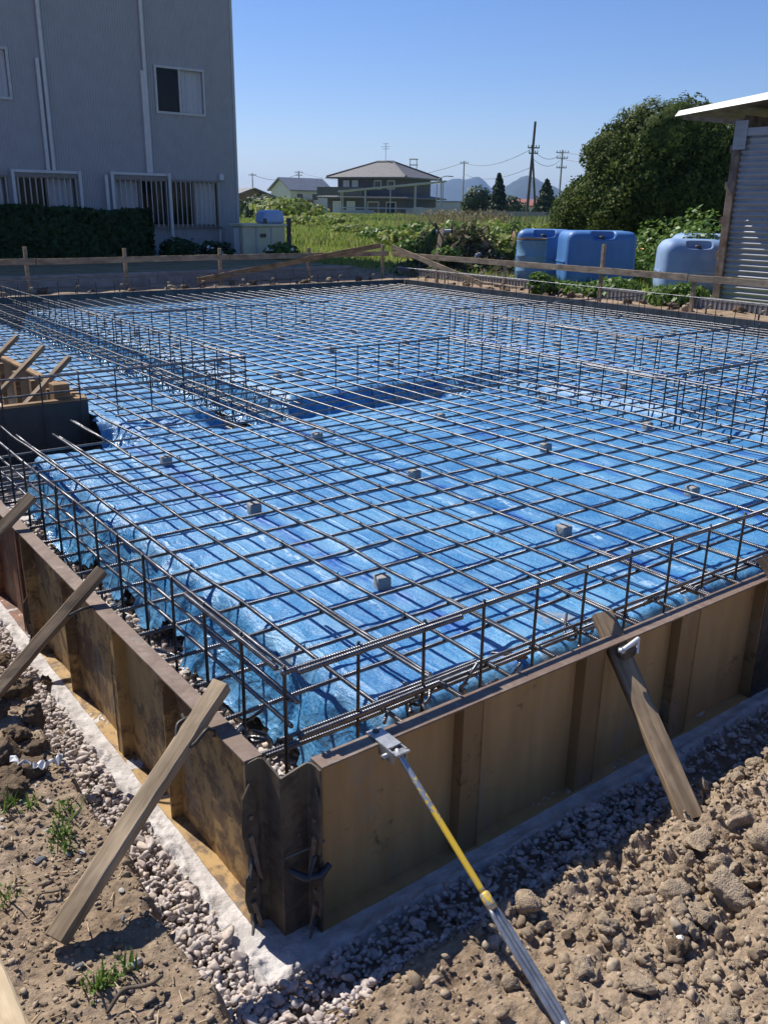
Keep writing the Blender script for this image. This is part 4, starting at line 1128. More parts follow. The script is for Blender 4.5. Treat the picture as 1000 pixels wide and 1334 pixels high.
for i, (y0, y1) in enumerate([(13.64, 10.0), (9.98, 6.3), (6.28, 2.0)]): board(t_, (10.82, y0, .985 + .008 * i), (10.82, y1, .995 + .012 * i), seed=50 + i)
for i, (y, z) in enumerate([(12.2, 1.10), (10.25, 1.0), (7.98, 1.42), (6.2, 1.02), (4.1, 1.2)]):
    o = bevel(MB().box(10.833, y - .028, .25, 10.885, y + .028, z).build('stake', MAT['rail_wood'], t_), .003)
plank('loose_board', (6.2, 13.55, .60), (10.5, 13.66, 1.17), .02, .105, 'wood_tan', 'brown plank leaning up along the left batter board to the corner stake', 'loose board', 60)
plank('loose_board', (10.70, 13.5, 1.14), (10.72, 10.7, .58), .02, .10, 'rail_wood', 'grey plank sloping down from the corner stake behind the right board', 'loose board', 61)
plank('loose_board', (10.74, 10.7, .62), (10.70, 9.6, .60), .10, .02, 'rail_wood', 'short pale board lying on the soil by the right batter board', 'loose board', 62)

# ================================================================== NEIGHBOUR BUILDING
WY = 22.0
bld = thing('neighbour_building', 'tall grey ribbed building in shade behind the hedge', 'building', (4, WY, .5))
X0, X1, Z0, Z1 = -7.0, 11.60, .45, 10.2
wins = [('low', -3.0, -1.5, 1.34, 2.52), ('low', 3.75, 5.27, 1.34, 2.52), ('low', 5.48, 6.98, 1.34, 2.53), ('low', 7.92, 9.42, 1.34, 2.53), ('low', 9.48, 10.97, 1.34, 2.53), ('up', 4.2, 5.64, 4.24, 5.36), ('up', 9.29, 10.70, 4.19, 5.33), ('up', -1.2, .2, 4.2, 5.34)]
xb = sorted(set([X0, X1] + [q for w_ in wins for q in (w_[1], w_[2])]))
wall = MB(); pitch = .066
for i in range(len(xb) - 1):
    xa, xe = xb[i], xb[i + 1]; mid = (xa + xe) / 2
    cut = sorted([(w_[3], w_[4]) for w_ in wins if w_[1] < mid < w_[2]]); zz = [Z0] + [q for c in cut for q in c] + [Z1]
    n = max(1, round((xe - xa) / pitch)); pt_ = (xe - xa) / n
    us = []
    for k in range(n): u = xa + k * pt_; us += [(u, 0), (u + pt_ * .55, 0), (u + pt_ * .64, .014), (u + pt_ * .91, .014)]
    us.append((xe, 0))
    for j in range(0, len(zz), 2):
        o_ = len(wall.v)
        for (u, d) in us: wall.v += [(u, WY - d, zz[j]), (u, WY - d, zz[j + 1])]
        for k in range(len(us) - 1): wall.f.append((o_ + 2 * k, o_ + 2 * k + 2, o_ + 2 * k + 3, o_ + 2 * k + 1))
wall.build('front_wall', MAT['siding'], bld)
ribbed_wall('y', WY, WY + 9, X1, Z0, Z1, .066, .014, 1).build('side_wall', MAT['siding'], bld)
MB().box(X0, WY + 8.98, Z0, X1 - .01, WY + 9.0, Z1).build('back_wall', MAT['siding'], bld)
MB().box(X0, WY + .01, Z0, X0 + .02, WY + 8.97, Z1).build('end_wall', MAT['siding'], bld)
MB().box(X0 - .05, WY - .06, Z1, X1 + .06, WY + 9.06, Z1 + .12).build('roof', MAT['grey_trim'], bld)
MB().box(X1 - .05, WY - .024, Z0, X1 + .024, WY - .001, Z1).build('corner_trim', MAT['grey_trim'], bld)
MB().box(X0, WY - .03, .30, X1, WY - .001, Z0 - .002).build('base_course', MAT['concrete'], bld)
for (kind, xa, xe, za, ze) in wins:
    fm = 'alu' if kind == 'up' else 'alu_dark'
    fr = MB(); f_ = .05
    fr.box(xa - .01, WY - .045, za - .01, xa + f_, WY + .06, ze + .01); fr.box(xe - f_, WY - .045, za - .01, xe + .01, WY + .06, ze + .01)
    fr.box(xa + f_, WY - .045, za - .01, xe - f_, WY + .06, za + f_); fr.box(xa + f_, WY - .045, ze - f_, xe - f_, WY + .06, ze + .01)
    fo = fr.build('window', MAT[fm], bld)
    mid = (xa + xe) / 2; st = MB()
    st.box(mid - .03, WY - .01, za + f_, mid + .03, WY + .035, ze - f_)
    s1 = st.build('sash', MAT[fm], fo); 
    for (pa, pb, yy) in ((xa + f_, mid - .03, WY + .02), (mid + .03, xe - f_, WY + .005)):
        MB().box(pa, yy, za + f_, pb, yy + .006, ze - f_).build('pane', MAT['glass'], fo)
    MB().add([(xa, WY + 1.2, za - .3), (xe, WY + 1.2, za - .3), (xe, WY + 1.2, ze + .2), (xa, WY + 1.2, ze + .2), (xa, WY + .062, za - .3), (xe, WY + .062, za - .3), (xe, WY + .062, ze + .2), (xa, WY + .062, ze + .2)], [(0, 1, 2, 3), (0, 4, 5, 1), (3, 2, 6, 7), (0, 3, 7, 4), (1, 5, 6, 2)]).build('room', MAT['room'], fo)
    left = 7.5 < xa < 9
    ca, ce = (xa + .02, mid) if left else (mid, xe - .02)
    us = np.linspace(ca, ce, 40); V = []; 
    for u in us: 
        d = .025 * math.sin((u - ca) * 46) + .01 * math.sin((u - ca) * 17)
        V += [(u, WY + .085 + d, za + .02), (u, WY + .085 + d * .7, ze - .03)]
    MB().add(V, [(2 * k, 2 * k + 2, 2 * k + 3, 2 * k + 1) for k in range(39)]).build('curtain', MAT['curtain'], fo, True)
    if kind == 'low':
        gr_ = MB(); nb = 11
        for zq in (ze - .03, za - .06): MB().box(xa - .03, WY - .15, zq, xe + .03, WY - .12, zq + .045).build('grille_rail', MAT['alu_dark'], fo)
        for k in range(nb):
            u = xa + .04 + k * (xe - xa - .08) / (nb - 1)
            MB().box(u - .011, WY - .146, za - .014, u + .011, WY - .124, ze - .032).build('grille_bar', MAT['alu'], fo)
for (xs_, zs_) in (([6.44], (2.68, Z1)), ([6.30], (2.68, 5.2)), ([9.01], (2.70, Z1)), ([8.93], (2.70, 5.16))):
    bevel(MB().box(xs_[0] - .04, WY - .10, zs_[0], xs_[0] + .04, WY - .016, zs_[1]).build('duct', MAT['duct'], bld), .008)
for (xa, xe, z, dn) in ((5.36, 7.05, 2.64, [(5.36, .6), (7.0, .6)]), (7.84, 9.47, 2.66, [(7.84, .6), (9.42, .62), (7.68, .6)])):
    bevel(MB().box(xa, WY - .16, z - .035, xe + .04, WY - .105, z + .035).build('duct', MAT['duct'], bld), .006)
    for (u, zb) in dn: bevel(MB().box(u - .0, WY - .215, zb, u + .075, WY - .162, z + (.036 if u != 7.68 else -.05)).build('duct', MAT['duct'], bld), .006)
bevel(MB().box(11.0, WY - .12, 2.56, 11.14, WY - .016, 2.74).build('wall_lamp', MAT['duct'], bld), .03)
MB().tube([(10.95, WY - .08, 1.28), (10.95, WY - .10, .55)], .03, 8).build('drain_pipe', MAT['duct'], bld)

# plants -------------------------------------------------------------
def leaf_mesh(name, P, Nrm, size, mat, aspect=1.6, jit=.6, fold=True, seed=0):
    """many small leaf quads: P (n,3) centres, Nrm (n,3) rough outward direction"""
    r = np.random.default_rng(seed); n = len(P)
    nn = Nrm + r.normal(0, jit, (n, 3)); nn /= np.linalg.norm(nn, axis=1)[:, None] + 1e-9
    t = r.normal(size=(n, 3)); t -= nn * (t * nn).sum(1)[:, None]; t /= np.linalg.norm(t, axis=1)[:, None] + 1e-9; b_ = np.cross(nn, t)
    s = (size if np.ndim(size) else np.full(n, size)) * r.uniform(.65, 1.35, n)
    a = t * (s * aspect / 2)[:, None]; c = b_ * (s / 2)[:, None]
    V = np.stack([P - a, P + c * .9 + nn * (s * .12)[:, None], P + a, P - c * .9 + nn * (s * .12)[:, None]], 1).reshape(-1, 3)
    F = np.arange(4 * n).reshape(n, 4); return fast_mesh(name, V, F, mat)


def shell(c, rad, n, r, depth=.25, lump=.25, seed=0):
    d = r.normal(size=(n, 3)); d /= np.linalg.norm(d, axis=1)[:, None]
    k = 1 + lump * 2 * (fbm(d[:, 0] * 3 + seed, d[:, 1] * 3 + d[:, 2] * 2.3, seed, 3)) - np.abs(r.normal(0, depth, n))
    return np.array(c) + d * np.array(rad) * k[:, None], d


def crown_tree(name, label, cat, base, lobes, leaf, n_per, mat, trunk_r=.15, group=None, seed=1, depth=.16):
    """lobes: (dx,dy,z, rx,ry,rz)"""
    r = np.random.default_rng(seed); base = np.array(base, float)
    t_ = thing(name, label, cat, tuple(base), group)
    P, D = [], []
    for i, l in enumerate(lobes):
        k = int(n_per * (l[3] * l[5])); p, d = shell(base + np.array(l[:3]), l[3:6], k, r, depth, .48, seed + i); P.append(p); D.append(d)
    P = np.concatenate(P); D = np.concatenate(D); k = P[:, 2] > base[2] + .03; P, D = P[k], D[k]
    o = link('crown', leaf_mesh('crown', P - base, D + (0, 0, .35), leaf, mat, jit=1.1, seed=seed), t_)
    top = max(l[2] for l in lobes); mb = MB()
    mb.tube([base + (0, 0, -.1), base + (.05, 0, top * .3), base + (-.05, .05, top * .6), base + (0, 0, top * .95)], [trunk_r, trunk_r * .8, trunk_r * .55, trunk_r * .2], 8)
    for l in lobes: q = base + np.array(l[:3]); mb.tube([base + (0, 0, top * .35), (base + (0, 0, top * .45) + q) / 2, q], [trunk_r * .5, trunk_r * .35, trunk_r * .1], 6)
    mb.build('trunk', MAT['bark'], t_)
    return t_


# hedge
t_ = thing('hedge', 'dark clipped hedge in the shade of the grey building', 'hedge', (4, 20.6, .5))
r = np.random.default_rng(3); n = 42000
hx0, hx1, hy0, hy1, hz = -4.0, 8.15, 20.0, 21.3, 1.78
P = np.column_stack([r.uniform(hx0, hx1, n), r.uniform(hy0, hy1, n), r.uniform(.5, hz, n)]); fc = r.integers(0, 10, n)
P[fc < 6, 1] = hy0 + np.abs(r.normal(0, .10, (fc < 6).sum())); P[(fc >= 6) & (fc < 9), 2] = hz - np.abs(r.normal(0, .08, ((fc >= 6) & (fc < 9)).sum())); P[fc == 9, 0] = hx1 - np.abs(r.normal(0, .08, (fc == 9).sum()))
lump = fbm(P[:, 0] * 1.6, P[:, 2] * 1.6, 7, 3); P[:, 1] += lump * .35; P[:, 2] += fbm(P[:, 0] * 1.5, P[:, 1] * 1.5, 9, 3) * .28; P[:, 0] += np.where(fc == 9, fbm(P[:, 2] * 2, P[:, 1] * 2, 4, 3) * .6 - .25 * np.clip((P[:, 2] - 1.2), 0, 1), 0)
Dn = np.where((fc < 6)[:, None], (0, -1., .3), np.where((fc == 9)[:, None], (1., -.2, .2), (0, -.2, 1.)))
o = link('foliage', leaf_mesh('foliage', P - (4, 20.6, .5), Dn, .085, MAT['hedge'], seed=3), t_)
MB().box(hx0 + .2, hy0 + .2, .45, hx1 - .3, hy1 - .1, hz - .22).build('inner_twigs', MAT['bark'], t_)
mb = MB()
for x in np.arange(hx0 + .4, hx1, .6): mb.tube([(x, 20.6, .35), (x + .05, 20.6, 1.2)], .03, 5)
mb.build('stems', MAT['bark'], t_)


def shrub(x, y, h, w, n, mat, leaf, label, cat='shrub', group=None, seed=0, flowers=0):
    z = float(ground_z(x, y)); r = np.random.default_rng(seed + 77); t_ = thing(cat.replace(' ', '_'), label, cat, (x, y, z), group)
    p, d = shell((0, 0, h * .48), (w / 2, w / 2, h * .55), n, r, .3, .4, seed); p[:, 2] = np.abs(p[:, 2])
    link('leaves', leaf_mesh('leaves', p, d + (0, 0, .4), leaf, MAT[mat], seed=seed), t_)
    mb = MB()
    for k in range(5): a = k * 1.26; mb.tube([(x, y, z - .02), (x + .12 * w * math.cos(a), y + .12 * w * math.sin(a), z + h * .4), (x + .3 * w * math.cos(a), y + .3 * w * math.sin(a), z + h * .8)], [.012, .009, .004], 4)
    mb.build('stems', MAT['bark'], t_)
    for k in range(flowers):
        q, dq = shell((0, 0, h * .5), (w / 2, w / 2, h * .5), 1, r, .05, .1, k)
        me = leaf_mesh('flower', np.repeat(q, 6, 0) + r.normal(0, .03, (6, 3)), np.repeat(dq, 6, 0), .07, MAT['white_petal'], seed=k); link('flower', me, t_)
    return t_


shrub(8.9, 20.2, .55, 1.1, 700, 'hedge', .09, 'low dark shrub at the hedge end before the building', seed=1)
shrub(10.05, 20.4, .42, .9, 600, 'hedge', .09, 'dark leafy plant with white flowers before the grey wall', 'flowering plant', seed=2, flowers=3)
shrub(11.6, 19.6, .40, .9, 500, 'weed', .09, 'green plant with white flowers before the cream cabinet', 'flowering plant', seed=3, flowers=3)
bevel(MB().box(9.7, 21.5, .5, 9.95, 21.8, .80).build('utility_box', MAT['grey_trim'], None, origin=(9.8, 21.6, .5)), .01)['kind'] = 'thing'
tag(bpy.data.objects['utility_box'], 'small grey utility box standing at the foot of the building', 'utility box')

# cream cabinet and its blue cover
cb = thing('storage_cabinet', 'cream plastic storage cabinet at the corner of the grey building', 'cabinet', (11.5, 20.9, .5))
bevel(MB().box(10.95, 20.55, .55, 12.28, 21.25, 1.36).build('body', MAT['cream'], cb), .02)
bevel(MB().box(10.90, 20.50, 1.361, 12.34, 21.30, 1.44).build('lid', MAT['cream'], cb), .02)
for x in (11.36, 11.83): MB().box(x - .02, 20.53, .56, x + .02, 20.548, 1.35).build('groove_rib', MAT['grey_trim'], cb)
MB().box(11.48, 20.536, 1.08, 11.66, 20.549, 1.18).build('label_plate', MAT['steel_dark'], cb)
bevel(MB().box(10.75, 20.7, .52, 10.93, 21.2, 1.32).build('side_locker', MAT['grey_trim'], cb), .01)
bevel(MB().box(12.36, 20.5, .5, 12.46, 20.6, 1.60).build('post', MAT['pole_dark'], cb), .01)
cv = thing('plastic_cover', 'pale blue plastic cover sitting on the cream cabinet', 'plastic cover', (12.0, 20.9, 1.441))


def rbox(c, size, rad, n=14, taper=0., seed=0, wob=0.):
    bm = bmesh.new(); bmesh.ops.create_cube(bm, size=2.0); bmesh.ops.subdivide_edges(bm, edges=bm.edges[:], cuts=n, use_grid_fill=True)
    v = np.array([q.co[:] for q in bm.verts]); f = [[w.index for w in q.verts] for q in bm.faces]; bm.free()
    h = np.array(size) / 2; p = v * h; inn = np.maximum(h - rad, .001); q = np.clip(p, -inn, inn); d = p - q; L = np.linalg.norm(d, axis=1)[:, None]
    p = np.where(L > 1e-9, q + d / (L + 1e-12) * rad, p)
    if taper: k = 1 - taper * (p[:, 2] + h[2]) / (2 * h[2]); p[:, 0] *= k; p[:, 1] *= k
    if wob: p *= (1 + wob * fbm(p[:, 0] * 2 + seed, p[:, 1] * 2 + p[:, 2], seed, 2)[:, None])
    return MB().add(p + np.array(c), f)


rbox((12.0, 20.9, 1.62), (.72, .6, .36), .11, 10, .16).build('cover', MAT['paleblue'], cv, True)
MB().box(11.66, 20.62, 1.442, 11.75, 20.66, 1.58).build('strap', MAT['steel_dark'], cv)

# ================================================================== TANKS, DRUM, SHED
def tank(c, size, rz, mat, label, rad=.16, lidx=0., seams=True, seed=0):
    t_ = thing('water_tank', label, 'water tank', tuple(c))
    h = size[2]; body = rbox((c[0], c[1], c[2] + h / 2), size, rad, 16, .03, seed, .02).build('body', MAT[mat], t_, True)
    w, d = size[0], size[1]
    # moulded bands and hatch recess on top
    for k in (-.5, .5) if seams else ():
        pass
    MB().box(c[0] - w / 2 - .006, c[1] - d / 2 + rad, c[2] + h * .42, c[0] + w / 2 + .006, c[1] + d / 2 - rad, c[2] + h * .45).build('moulded_band', MAT[mat], t_)
    MB().box(c[0] - w / 2 + rad, c[1] - d / 2 - .006, c[2] + h * .42, c[0] + w / 2 - rad, c[1] + d / 2 + .006, c[2] + h * .45).build('moulded_band', MAT[mat], t_)
    # moulded hand-hold: a hollow cut into the upper front edge
    cut = rbox((lidx, -d / 2, h - .02), (.44, .30, .26), .06, 4); cme = bpy.data.meshes.new('cutter'); cme.from_pydata([tuple(q) for q in cut.v], [], cut.f); cme.update()
    co_ = bpy.data.objects.new('cutter', cme); COL.objects.link(co_)
    tmp = bpy.data.objects.new('uncut', body.data); COL.objects.link(tmp)
    bo = tmp.modifiers.new('cut', 'BOOLEAN'); bo.operation = 'DIFFERENCE'; bo.object = co_; bo.solver = 'EXACT'
    dg = bpy.context.evaluated_depsgraph_get(); nm_ = bpy.data.meshes.new_from_object(tmp.evaluated_get(dg)); nm_.name = 'body'
    if len(nm_.polygons) > 50: body.data = nm_
    bpy.data.objects.remove(tmp); bpy.data.objects.remove(co_); bpy.data.meshes.remove(cme)
    MB().lathe((c[0] + lidx - .02, c[1] - d / 2 + .09, c[2] + h - .148), [(.055, 0), (.055, .05), (.045, .06)], 14).build('filler_cap', MAT['cable'], t_, True)
    t_.rotation_euler = (0, 0, rz); return t_


# view-facing angle: faces look back toward the pit
VR = math.radians(-40)
tank((13.25, 10.15, .52), (1.42, .95, 1.04), VR + .12, 'tank_blue', 'bright blue rectangular water tank behind the tall fence stake', .15, seed=1)
tank((13.15, 11.45, .52), (1.15, .9, 1.03), VR - .15, 'tank_blue', 'blue water tank partly hidden behind the rusty drum', .16, seed=2)
tank((13.25, 7.92, .50), (1.20, 1.0, .98), VR - .05, 'tank_pale', 'faded pale blue water tank next to the corrugated shed', .22, seed=3)
tank((14.7, 8.75, .50), (1.1, .9, 1.04), VR, 'tank_pale', 'pale tank top showing behind the faded tank by the shed', .2, seed=4)
dr = thing('steel_drum', 'rusty blue steel drum in front of the blue tanks', 'drum', (11.95, 10.65, .5))
prof = [(.27, 0), (.285, .02), (.285, .26), (.298, .28), (.285, .30), (.285, .54), (.298, .56), (.285, .58), (.285, .82), (.295, .84), (.285, .86)]
MB().lathe((11.95, 10.65, .52), prof, 28).build('body', MAT['drum'], dr, True)
MB().lathe((11.95, 10.65, 1.381), [(.295, 0), (.295, .03), (.26, .03), (.26, .012)], 28).build('rim', MAT['rust_steel'], dr)
cr_ = thing('plastic_crate', 'small orange plastic tub in the weeds behind the tanks', 'tub', (17.4, 12.4, .5))
MB().lathe((17.4, 12.4, .62), [(.26, 0), (.30, .38), (.32, .38), (.32, .44), (.28, .44), (.24, .05)], 20).build('tub', MAT['orange'], cr_, True)

# shed
sh = thing('metal_shed', 'open-eaved shed with corrugated metal wall and white roof edge', 'shed', (12.65, 6, .5))
V = []; F = []; zz = np.arange(.52, 3.13, .018); ys = [6.86, 2.0]
for i, z in enumerate(zz):
    d = .020 * math.sin(2 * PI * (z - .52) / .088)
    for y in ys: V.append((12.66 + d, y, z))
for i in range(len(zz) - 1): F.append((2 * i, 2 * i + 1, 2 * i + 3, 2 * i + 2))
MB().add(V, F).build('corrugated_wall', MAT['corrugated'], sh, True)
# separate overlapping upper sheet
V = []; F = []; zz = np.arange(2.35, 3.12, .018)
for z in zz:
    d = .020 * math.sin(2 * PI * (z - .52) / .088) - .012
    for y in (6.72, 2.0): V.append((12.655 + d, y, z))
for i in range(len(zz) - 1): F.append((2 * i, 2 * i + 1, 2 * i + 3, 2 * i + 2))
MB().add(V, F).build('upper_sheet', MAT['corrugated'], sh, True)
bevel(MB().box(12.60, 6.86, .48, 12.72, 7.0, 3.36).build('corner_post', MAT['rust_steel'], sh), .008)
MB().box(12.585, 6.76, 2.9, 12.597, 6.985, 3.33).build('gusset_plate', MAT['corrugated'], sh)
bevel(MB().box(12.60, 2.0, 3.10, 12.70, 6.855, 3.22).build('top_rail', MAT['corrugated'], sh), .006)
for z in (1.2, 1.75, 2.3, 2.85): MB().box(12.62, 7.002, z, 12.68, 7.05, z + .12).build('hinge_lug', MAT['rust_steel'], sh)
for y in (6.3, 5.4, 4.4): MB().tube([(12.68, y, 3.2), (12.68, y, 3.42), (12.68, y - .05, 3.50), (12.68, y - .15, 3.52)], .018, 6).build('rafter_hook', MAT['corrugated'], sh)
# roof: thin sheet with white fascia rising to the right, open dark underside
ZE = 3.95
rf = MB(); rf.add([(12.35, 7.95, 3.45), (12.35, 2.0, ZE), (15.6, 2.0, ZE), (15.6, 7.95, 3.45), (12.49, 7.95, 3.50), (12.50, 2.0, ZE + .05), (15.6, 2.0, ZE + .05), (15.6, 7.95, 3.50)], [(0, 1, 2, 3), (7, 6, 5, 4), (0, 4, 5, 1), (3, 2, 6, 7), (0, 3, 7, 4), (1, 5, 6, 2)])
rf.build('roof', MAT['rust_steel'], sh)
MB().add([(12.33, 7.97, 3.44), (12.33, 2.0, ZE - .01), (12.347, 2.0, ZE - .01), (12.347, 7.97, 3.44), (12.43, 7.97, 3.53), (12.47, 2.0, ZE + .19), (12.487, 2.0, ZE + .19), (12.447, 7.97, 3.53)], [(0, 3, 2, 1), (7, 4, 5, 6), (0, 1, 5, 4), (3, 7, 6, 2), (0, 4, 7, 3), (1, 2, 6, 5)]).build('fascia', MAT['white_paint'], sh)
MB().box(15.4, 2.0, .5, 15.45, 6.9, 3.5).build('back_wall', MAT['rust_steel'], sh)
MB().box(12.73, 6.9, .5, 15.4, 6.93, 3.42).build('end_wall', MAT['rust_steel'], sh)
MB().bar((12.67, 6.92, 3.30), (12.40, 7.85, 3.42), .05, .06).build('eave_bracket', MAT['rust_steel'], sh)

# ================================================================== FIELD
def blades(P, h, w, mat, name, lean=.35, seed=0):
    r = np.random.default_rng(seed); n = len(P); a = r.uniform(0, 2 * PI, n); d = np.column_stack([np.cos(a), np.sin(a), np.zeros(n)]); s = np.column_stack([-np.sin(a), np.cos(a), np.zeros(n)])
    h = h * r.uniform(.5, 1.3, n); w = w * r.uniform(.7, 1.3, n); l = r.uniform(0, lean, n) * h
    up = np.zeros((n, 3)); up[:, 2] = h
    A = P - s * (w / 2)[:, None]; B = P + s * (w / 2)[:, None]; C = P + up * .6 + d * (l * .4)[:, None] + s * (w * .4)[:, None]; D = P + up * .6 + d * (l * .4)[:, None] - s * (w * .4)[:, None]; E = P + up + d * l[:, None]
    V = np.stack([A, B, C, D, E], 1).reshape(-1, 3); i = np.arange(n)[:, None] * 5
    F = np.concatenate([np.hstack([i, i + 1, i + 2]), np.hstack([i, i + 2, i + 3]), np.hstack([i + 3, i + 2, i + 4])]); return fast_mesh(name, V, F, mat)


def field_pts(n, d0, d1, px0, px1, seed, power=1.0):
    r = np.random.default_rng(seed); d = d0 + (d1 - d0) * r.uniform(0, 1, n) ** power; px = r.uniform(px0, px1, n)
    v = np.array([az_dir(q) for q in np.linspace(px0, px1, 200)]); k = ((px - px0) / (px1 - px0) * 199).astype(int); u = v[k]
    P = np.array([CAM[0], CAM[1], 0]) + u * d[:, None]; P[:, 0] += r.normal(0, .5, n); P[:, 1] += r.normal(0, .5, n)
    ok = ((P[:, 0] > 12.0) | (P[:, 1] > 14.8)) & ~((P[:, 0] < 12.6) & (P[:, 1] > 19.4)) & ~((P[:, 0] > 12.2) & (P[:, 1] < 7.2)); P = P[ok]
    P[:, 2] = ground_z(P[:, 0], P[:, 1]); return P


P = field_pts(34000, 18, 34, 120, 1010, 1); P = P[~((P[:, 1] > 14.8) & (P[:, 0] < 11.2))]; k = fbm(P[:, 0] * .35, P[:, 1] * .35, 5, 3) + .5
o = link('field_grass', blades(P, .06 + .16 * k, .016 + .010 * k, MAT['grass'], 'field_grass', .6, 1)); o['kind'] = 'stuff'
P = field_pts(30000, 32, 85, 250, 800, 2, 1.3); k = fbm(P[:, 0] * .12, P[:, 1] * .12, 6, 3) + .5
o = link('far_field_grass', blades(P, .10 + .32 * k, .05 + .03 * k, MAT['grass'], 'far_field_grass', .5, 2)); o['kind'] = 'stuff'
P = field_pts(9000, 80, 128, 290, 760, 3); k = fbm(P[:, 0] * .06, P[:, 1] * .06, 8, 3) + .5
o = link('tall_grass', blades(P, .35 + .55 * k, .12, MAT['grass'], 'tall_grass', .4, 3)); o['kind'] = 'stuff'


def bush_at(px, d, h, w, n, mat, leaf, label, cat='bush', group=None, seed=0):
    u = az_dir(px); p = np.array([CAM[0], CAM[1], 0]) + u * d; return shrub(p[0], p[1], h, w, n, mat, leaf, label, cat, group, seed)


bush_at(372, 75, 1.9, 6, 1500, 'grass', .28, 'pale green bush rising from the field before the white house', seed=10)
bush_at(395, 60, .7, 4, 900, 'grass', .2, 'low yellow-green bush in the middle of the field', seed=11)
bush_at(348, 85, 2.2, 5, 1500, 'leaf_far', .28, 'dark round bush beside the brown house', seed=12)
bush_at(432, 64, .7, 4, 800, 'grass', .2, 'low bright bush before the dark-roofed house', seed=13)
for i, (px, d, h, w, lab) in enumerate([(462, 46, .7, 2.6, 'low weed clump in the open field, straight below the tiled house'), (500, 38, .8, 2.0, 'weed clump behind the fence corner stake'), (520, 33, .8, 2.0, 'weed clump beyond the fence corner, before the debris heap'), (548, 34, 1.1, 2.2, 'leafy weed clump behind the debris heap, under the carport'),
        (578, 29, .9, 1.8, 'weed clump just right of the debris heap'), (612, 34, .9, 2.0, 'weed clump behind the near dry reeds'), (645, 27, 1.0, 1.8, 'weed clump left of the rusty drum, before the block wall'), (668, 25, 1.0, 1.6, 'bright weed clump close to the left of the rusty drum'), (705, 32, 1.2, 2.2, 'weed clump showing above the darker blue tank'), (534, 26, .45, .9, 'small weed clump at the foot of the debris heap'), (655, 21.5, .8, 1.3, 'nearest weed clump left of the rusty drum')]):
    bush_at(px, d, h * (1.0 if d < 30 else .72), w, 900, 'bigleaf' if i % 2 else 'grass', .10 if d < 30 else .13, lab, 'weed clump', 'weed clumps behind the board fence', 20 + i)
for i, (px, d, h, w, lab) in enumerate([(845, 21, 1.0, 1.6, 'weeds rising between the bright blue tank and the faded tank'), (832, 19.5, .6, 1.1, 'low weeds just right of the bright blue tank'), (875, 20.5, 1.3, 1.6, 'tall weeds behind the faded tank by the shed'), (905, 20, 1.4, 1.6, 'tall weeds above the pale tank top beside the shed'), (925, 18.5, 1.3, 1.0, 'weeds squeezed between the tanks and the shed post'),
        (775, 16.6, .20, .9, 'low weeds before the bright blue tank, by the tall stake'), (885, 15.6, .30, .8, 'bright weeds under the faded tank behind the board'), (908, 15.4, .36, .7, 'bright weeds at the foot of the shed post'), (712, 16.6, .34, .5, 'weeds in front of the rusty drum'), (812, 17.0, .22, .9, 'low weeds at the right corner of the bright blue tank'), (745, 16.8, .22, .6, 'low weeds at the left corner of the bright blue tank')]):
    bush_at(px, d, h, w, 700, 'bigleaf', .07, lab, 'weed clump', 'weeds round the tanks', 40 + i)
for i, (x, y, h, w, lab) in enumerate([(12.2, 13.5, .3, .6, 'weeds sprouting on the near side of the earth heap'), (13.6, 14.6, .8, 1.3, 'weeds growing over the back of the earth heap'), (14.9, 13.4, .6, 1.0, 'weeds at the drum end of the earth heap'), (12.9, 14.6, .6, .9, 'weeds at the field end of the earth heap')]):
    o = shrub(x, y, h, w, 800, 'bigleaf', .075, lab, 'weed clump', 'weeds on the earth heap', 70 + i); o.location.z += .28
# dry reeds
for i, (px, d, lab) in enumerate([(608, 24, 'dry brown reeds right of the debris heap'), (628, 23, 'dry brown reeds left of the weeds by the drum'), (575, 45, 'dry reeds in front of the carport posts'), (600, 48, 'dry reeds below the round tree'), (640, 42, 'dry reeds in front of the slim conifer')]):
    u = az_dir(px); p = np.array([CAM[0], CAM[1], 0]) + u * d; z = float(ground_z(p[0], p[1])); r = np.random.default_rng(i)
    Q = np.column_stack([r.normal(0, .35 if d < 30 else 1.2, 260), r.normal(0, .3 if d < 30 else 1.0, 260), np.zeros(260)])
    t_ = thing('reed_clump', 'tall ' + lab, 'reeds', (p[0], p[1], z), 'dry reed clumps')
    link('stalks', blades(Q, .8 if d < 30 else 1.1, .014 if d < 30 else .035, MAT['reed'], 'stalks', .25, i), t_)['kind'] = 'stuff'
    q, dq = shell((0, 0, .72 if d < 30 else 1.0), (.38, .33, .3) if d < 30 else (1.1, 1., .3), 300, r, .4, .3, i); link('seed_heads', leaf_mesh('seed_heads', q, dq, .035 if d < 30 else .08, MAT['reed'], seed=i), t_)['kind'] = 'stuff'

# debris heap behind the corner of the fence
hp = np.array([13.4, 13.9])
items = [('timber_offcut', 'wood_grey', (-1.1, .6, .5), (.3, .1, .95)), ('timber_offcut', 'rail_wood', (-1.3, -.2, .5), (-.9, .1, 1.05)), ('timber_offcut', 'wood_tan', (.2, -.9, .6), (1.0, -.3, .98)), ('timber_offcut', 'wood_grey', (-.2, .5, .45), (.7, .9, 1.15)), ('timber_offcut', 'wood_grey', (-.9, .9, .9), (.0, .3, .7))]
hx_ = np.linspace(-2.4, 2.8, 70); hy_ = np.linspace(-2.2, 2.2, 60)
def heap_z(x, y):
    return .50 + .85 * np.exp(-((x + .2) / 1.0) ** 2 - (y / .9) ** 2) + .55 * np.exp(-((x - 1.5) / .8) ** 2 - ((y + .3) / .8) ** 2) + .22 * fbm(x * 2.5, y * 2.5, 71, 4) * 2 - .25 * sstep(1.6, 2.6, np.hypot(x, y))
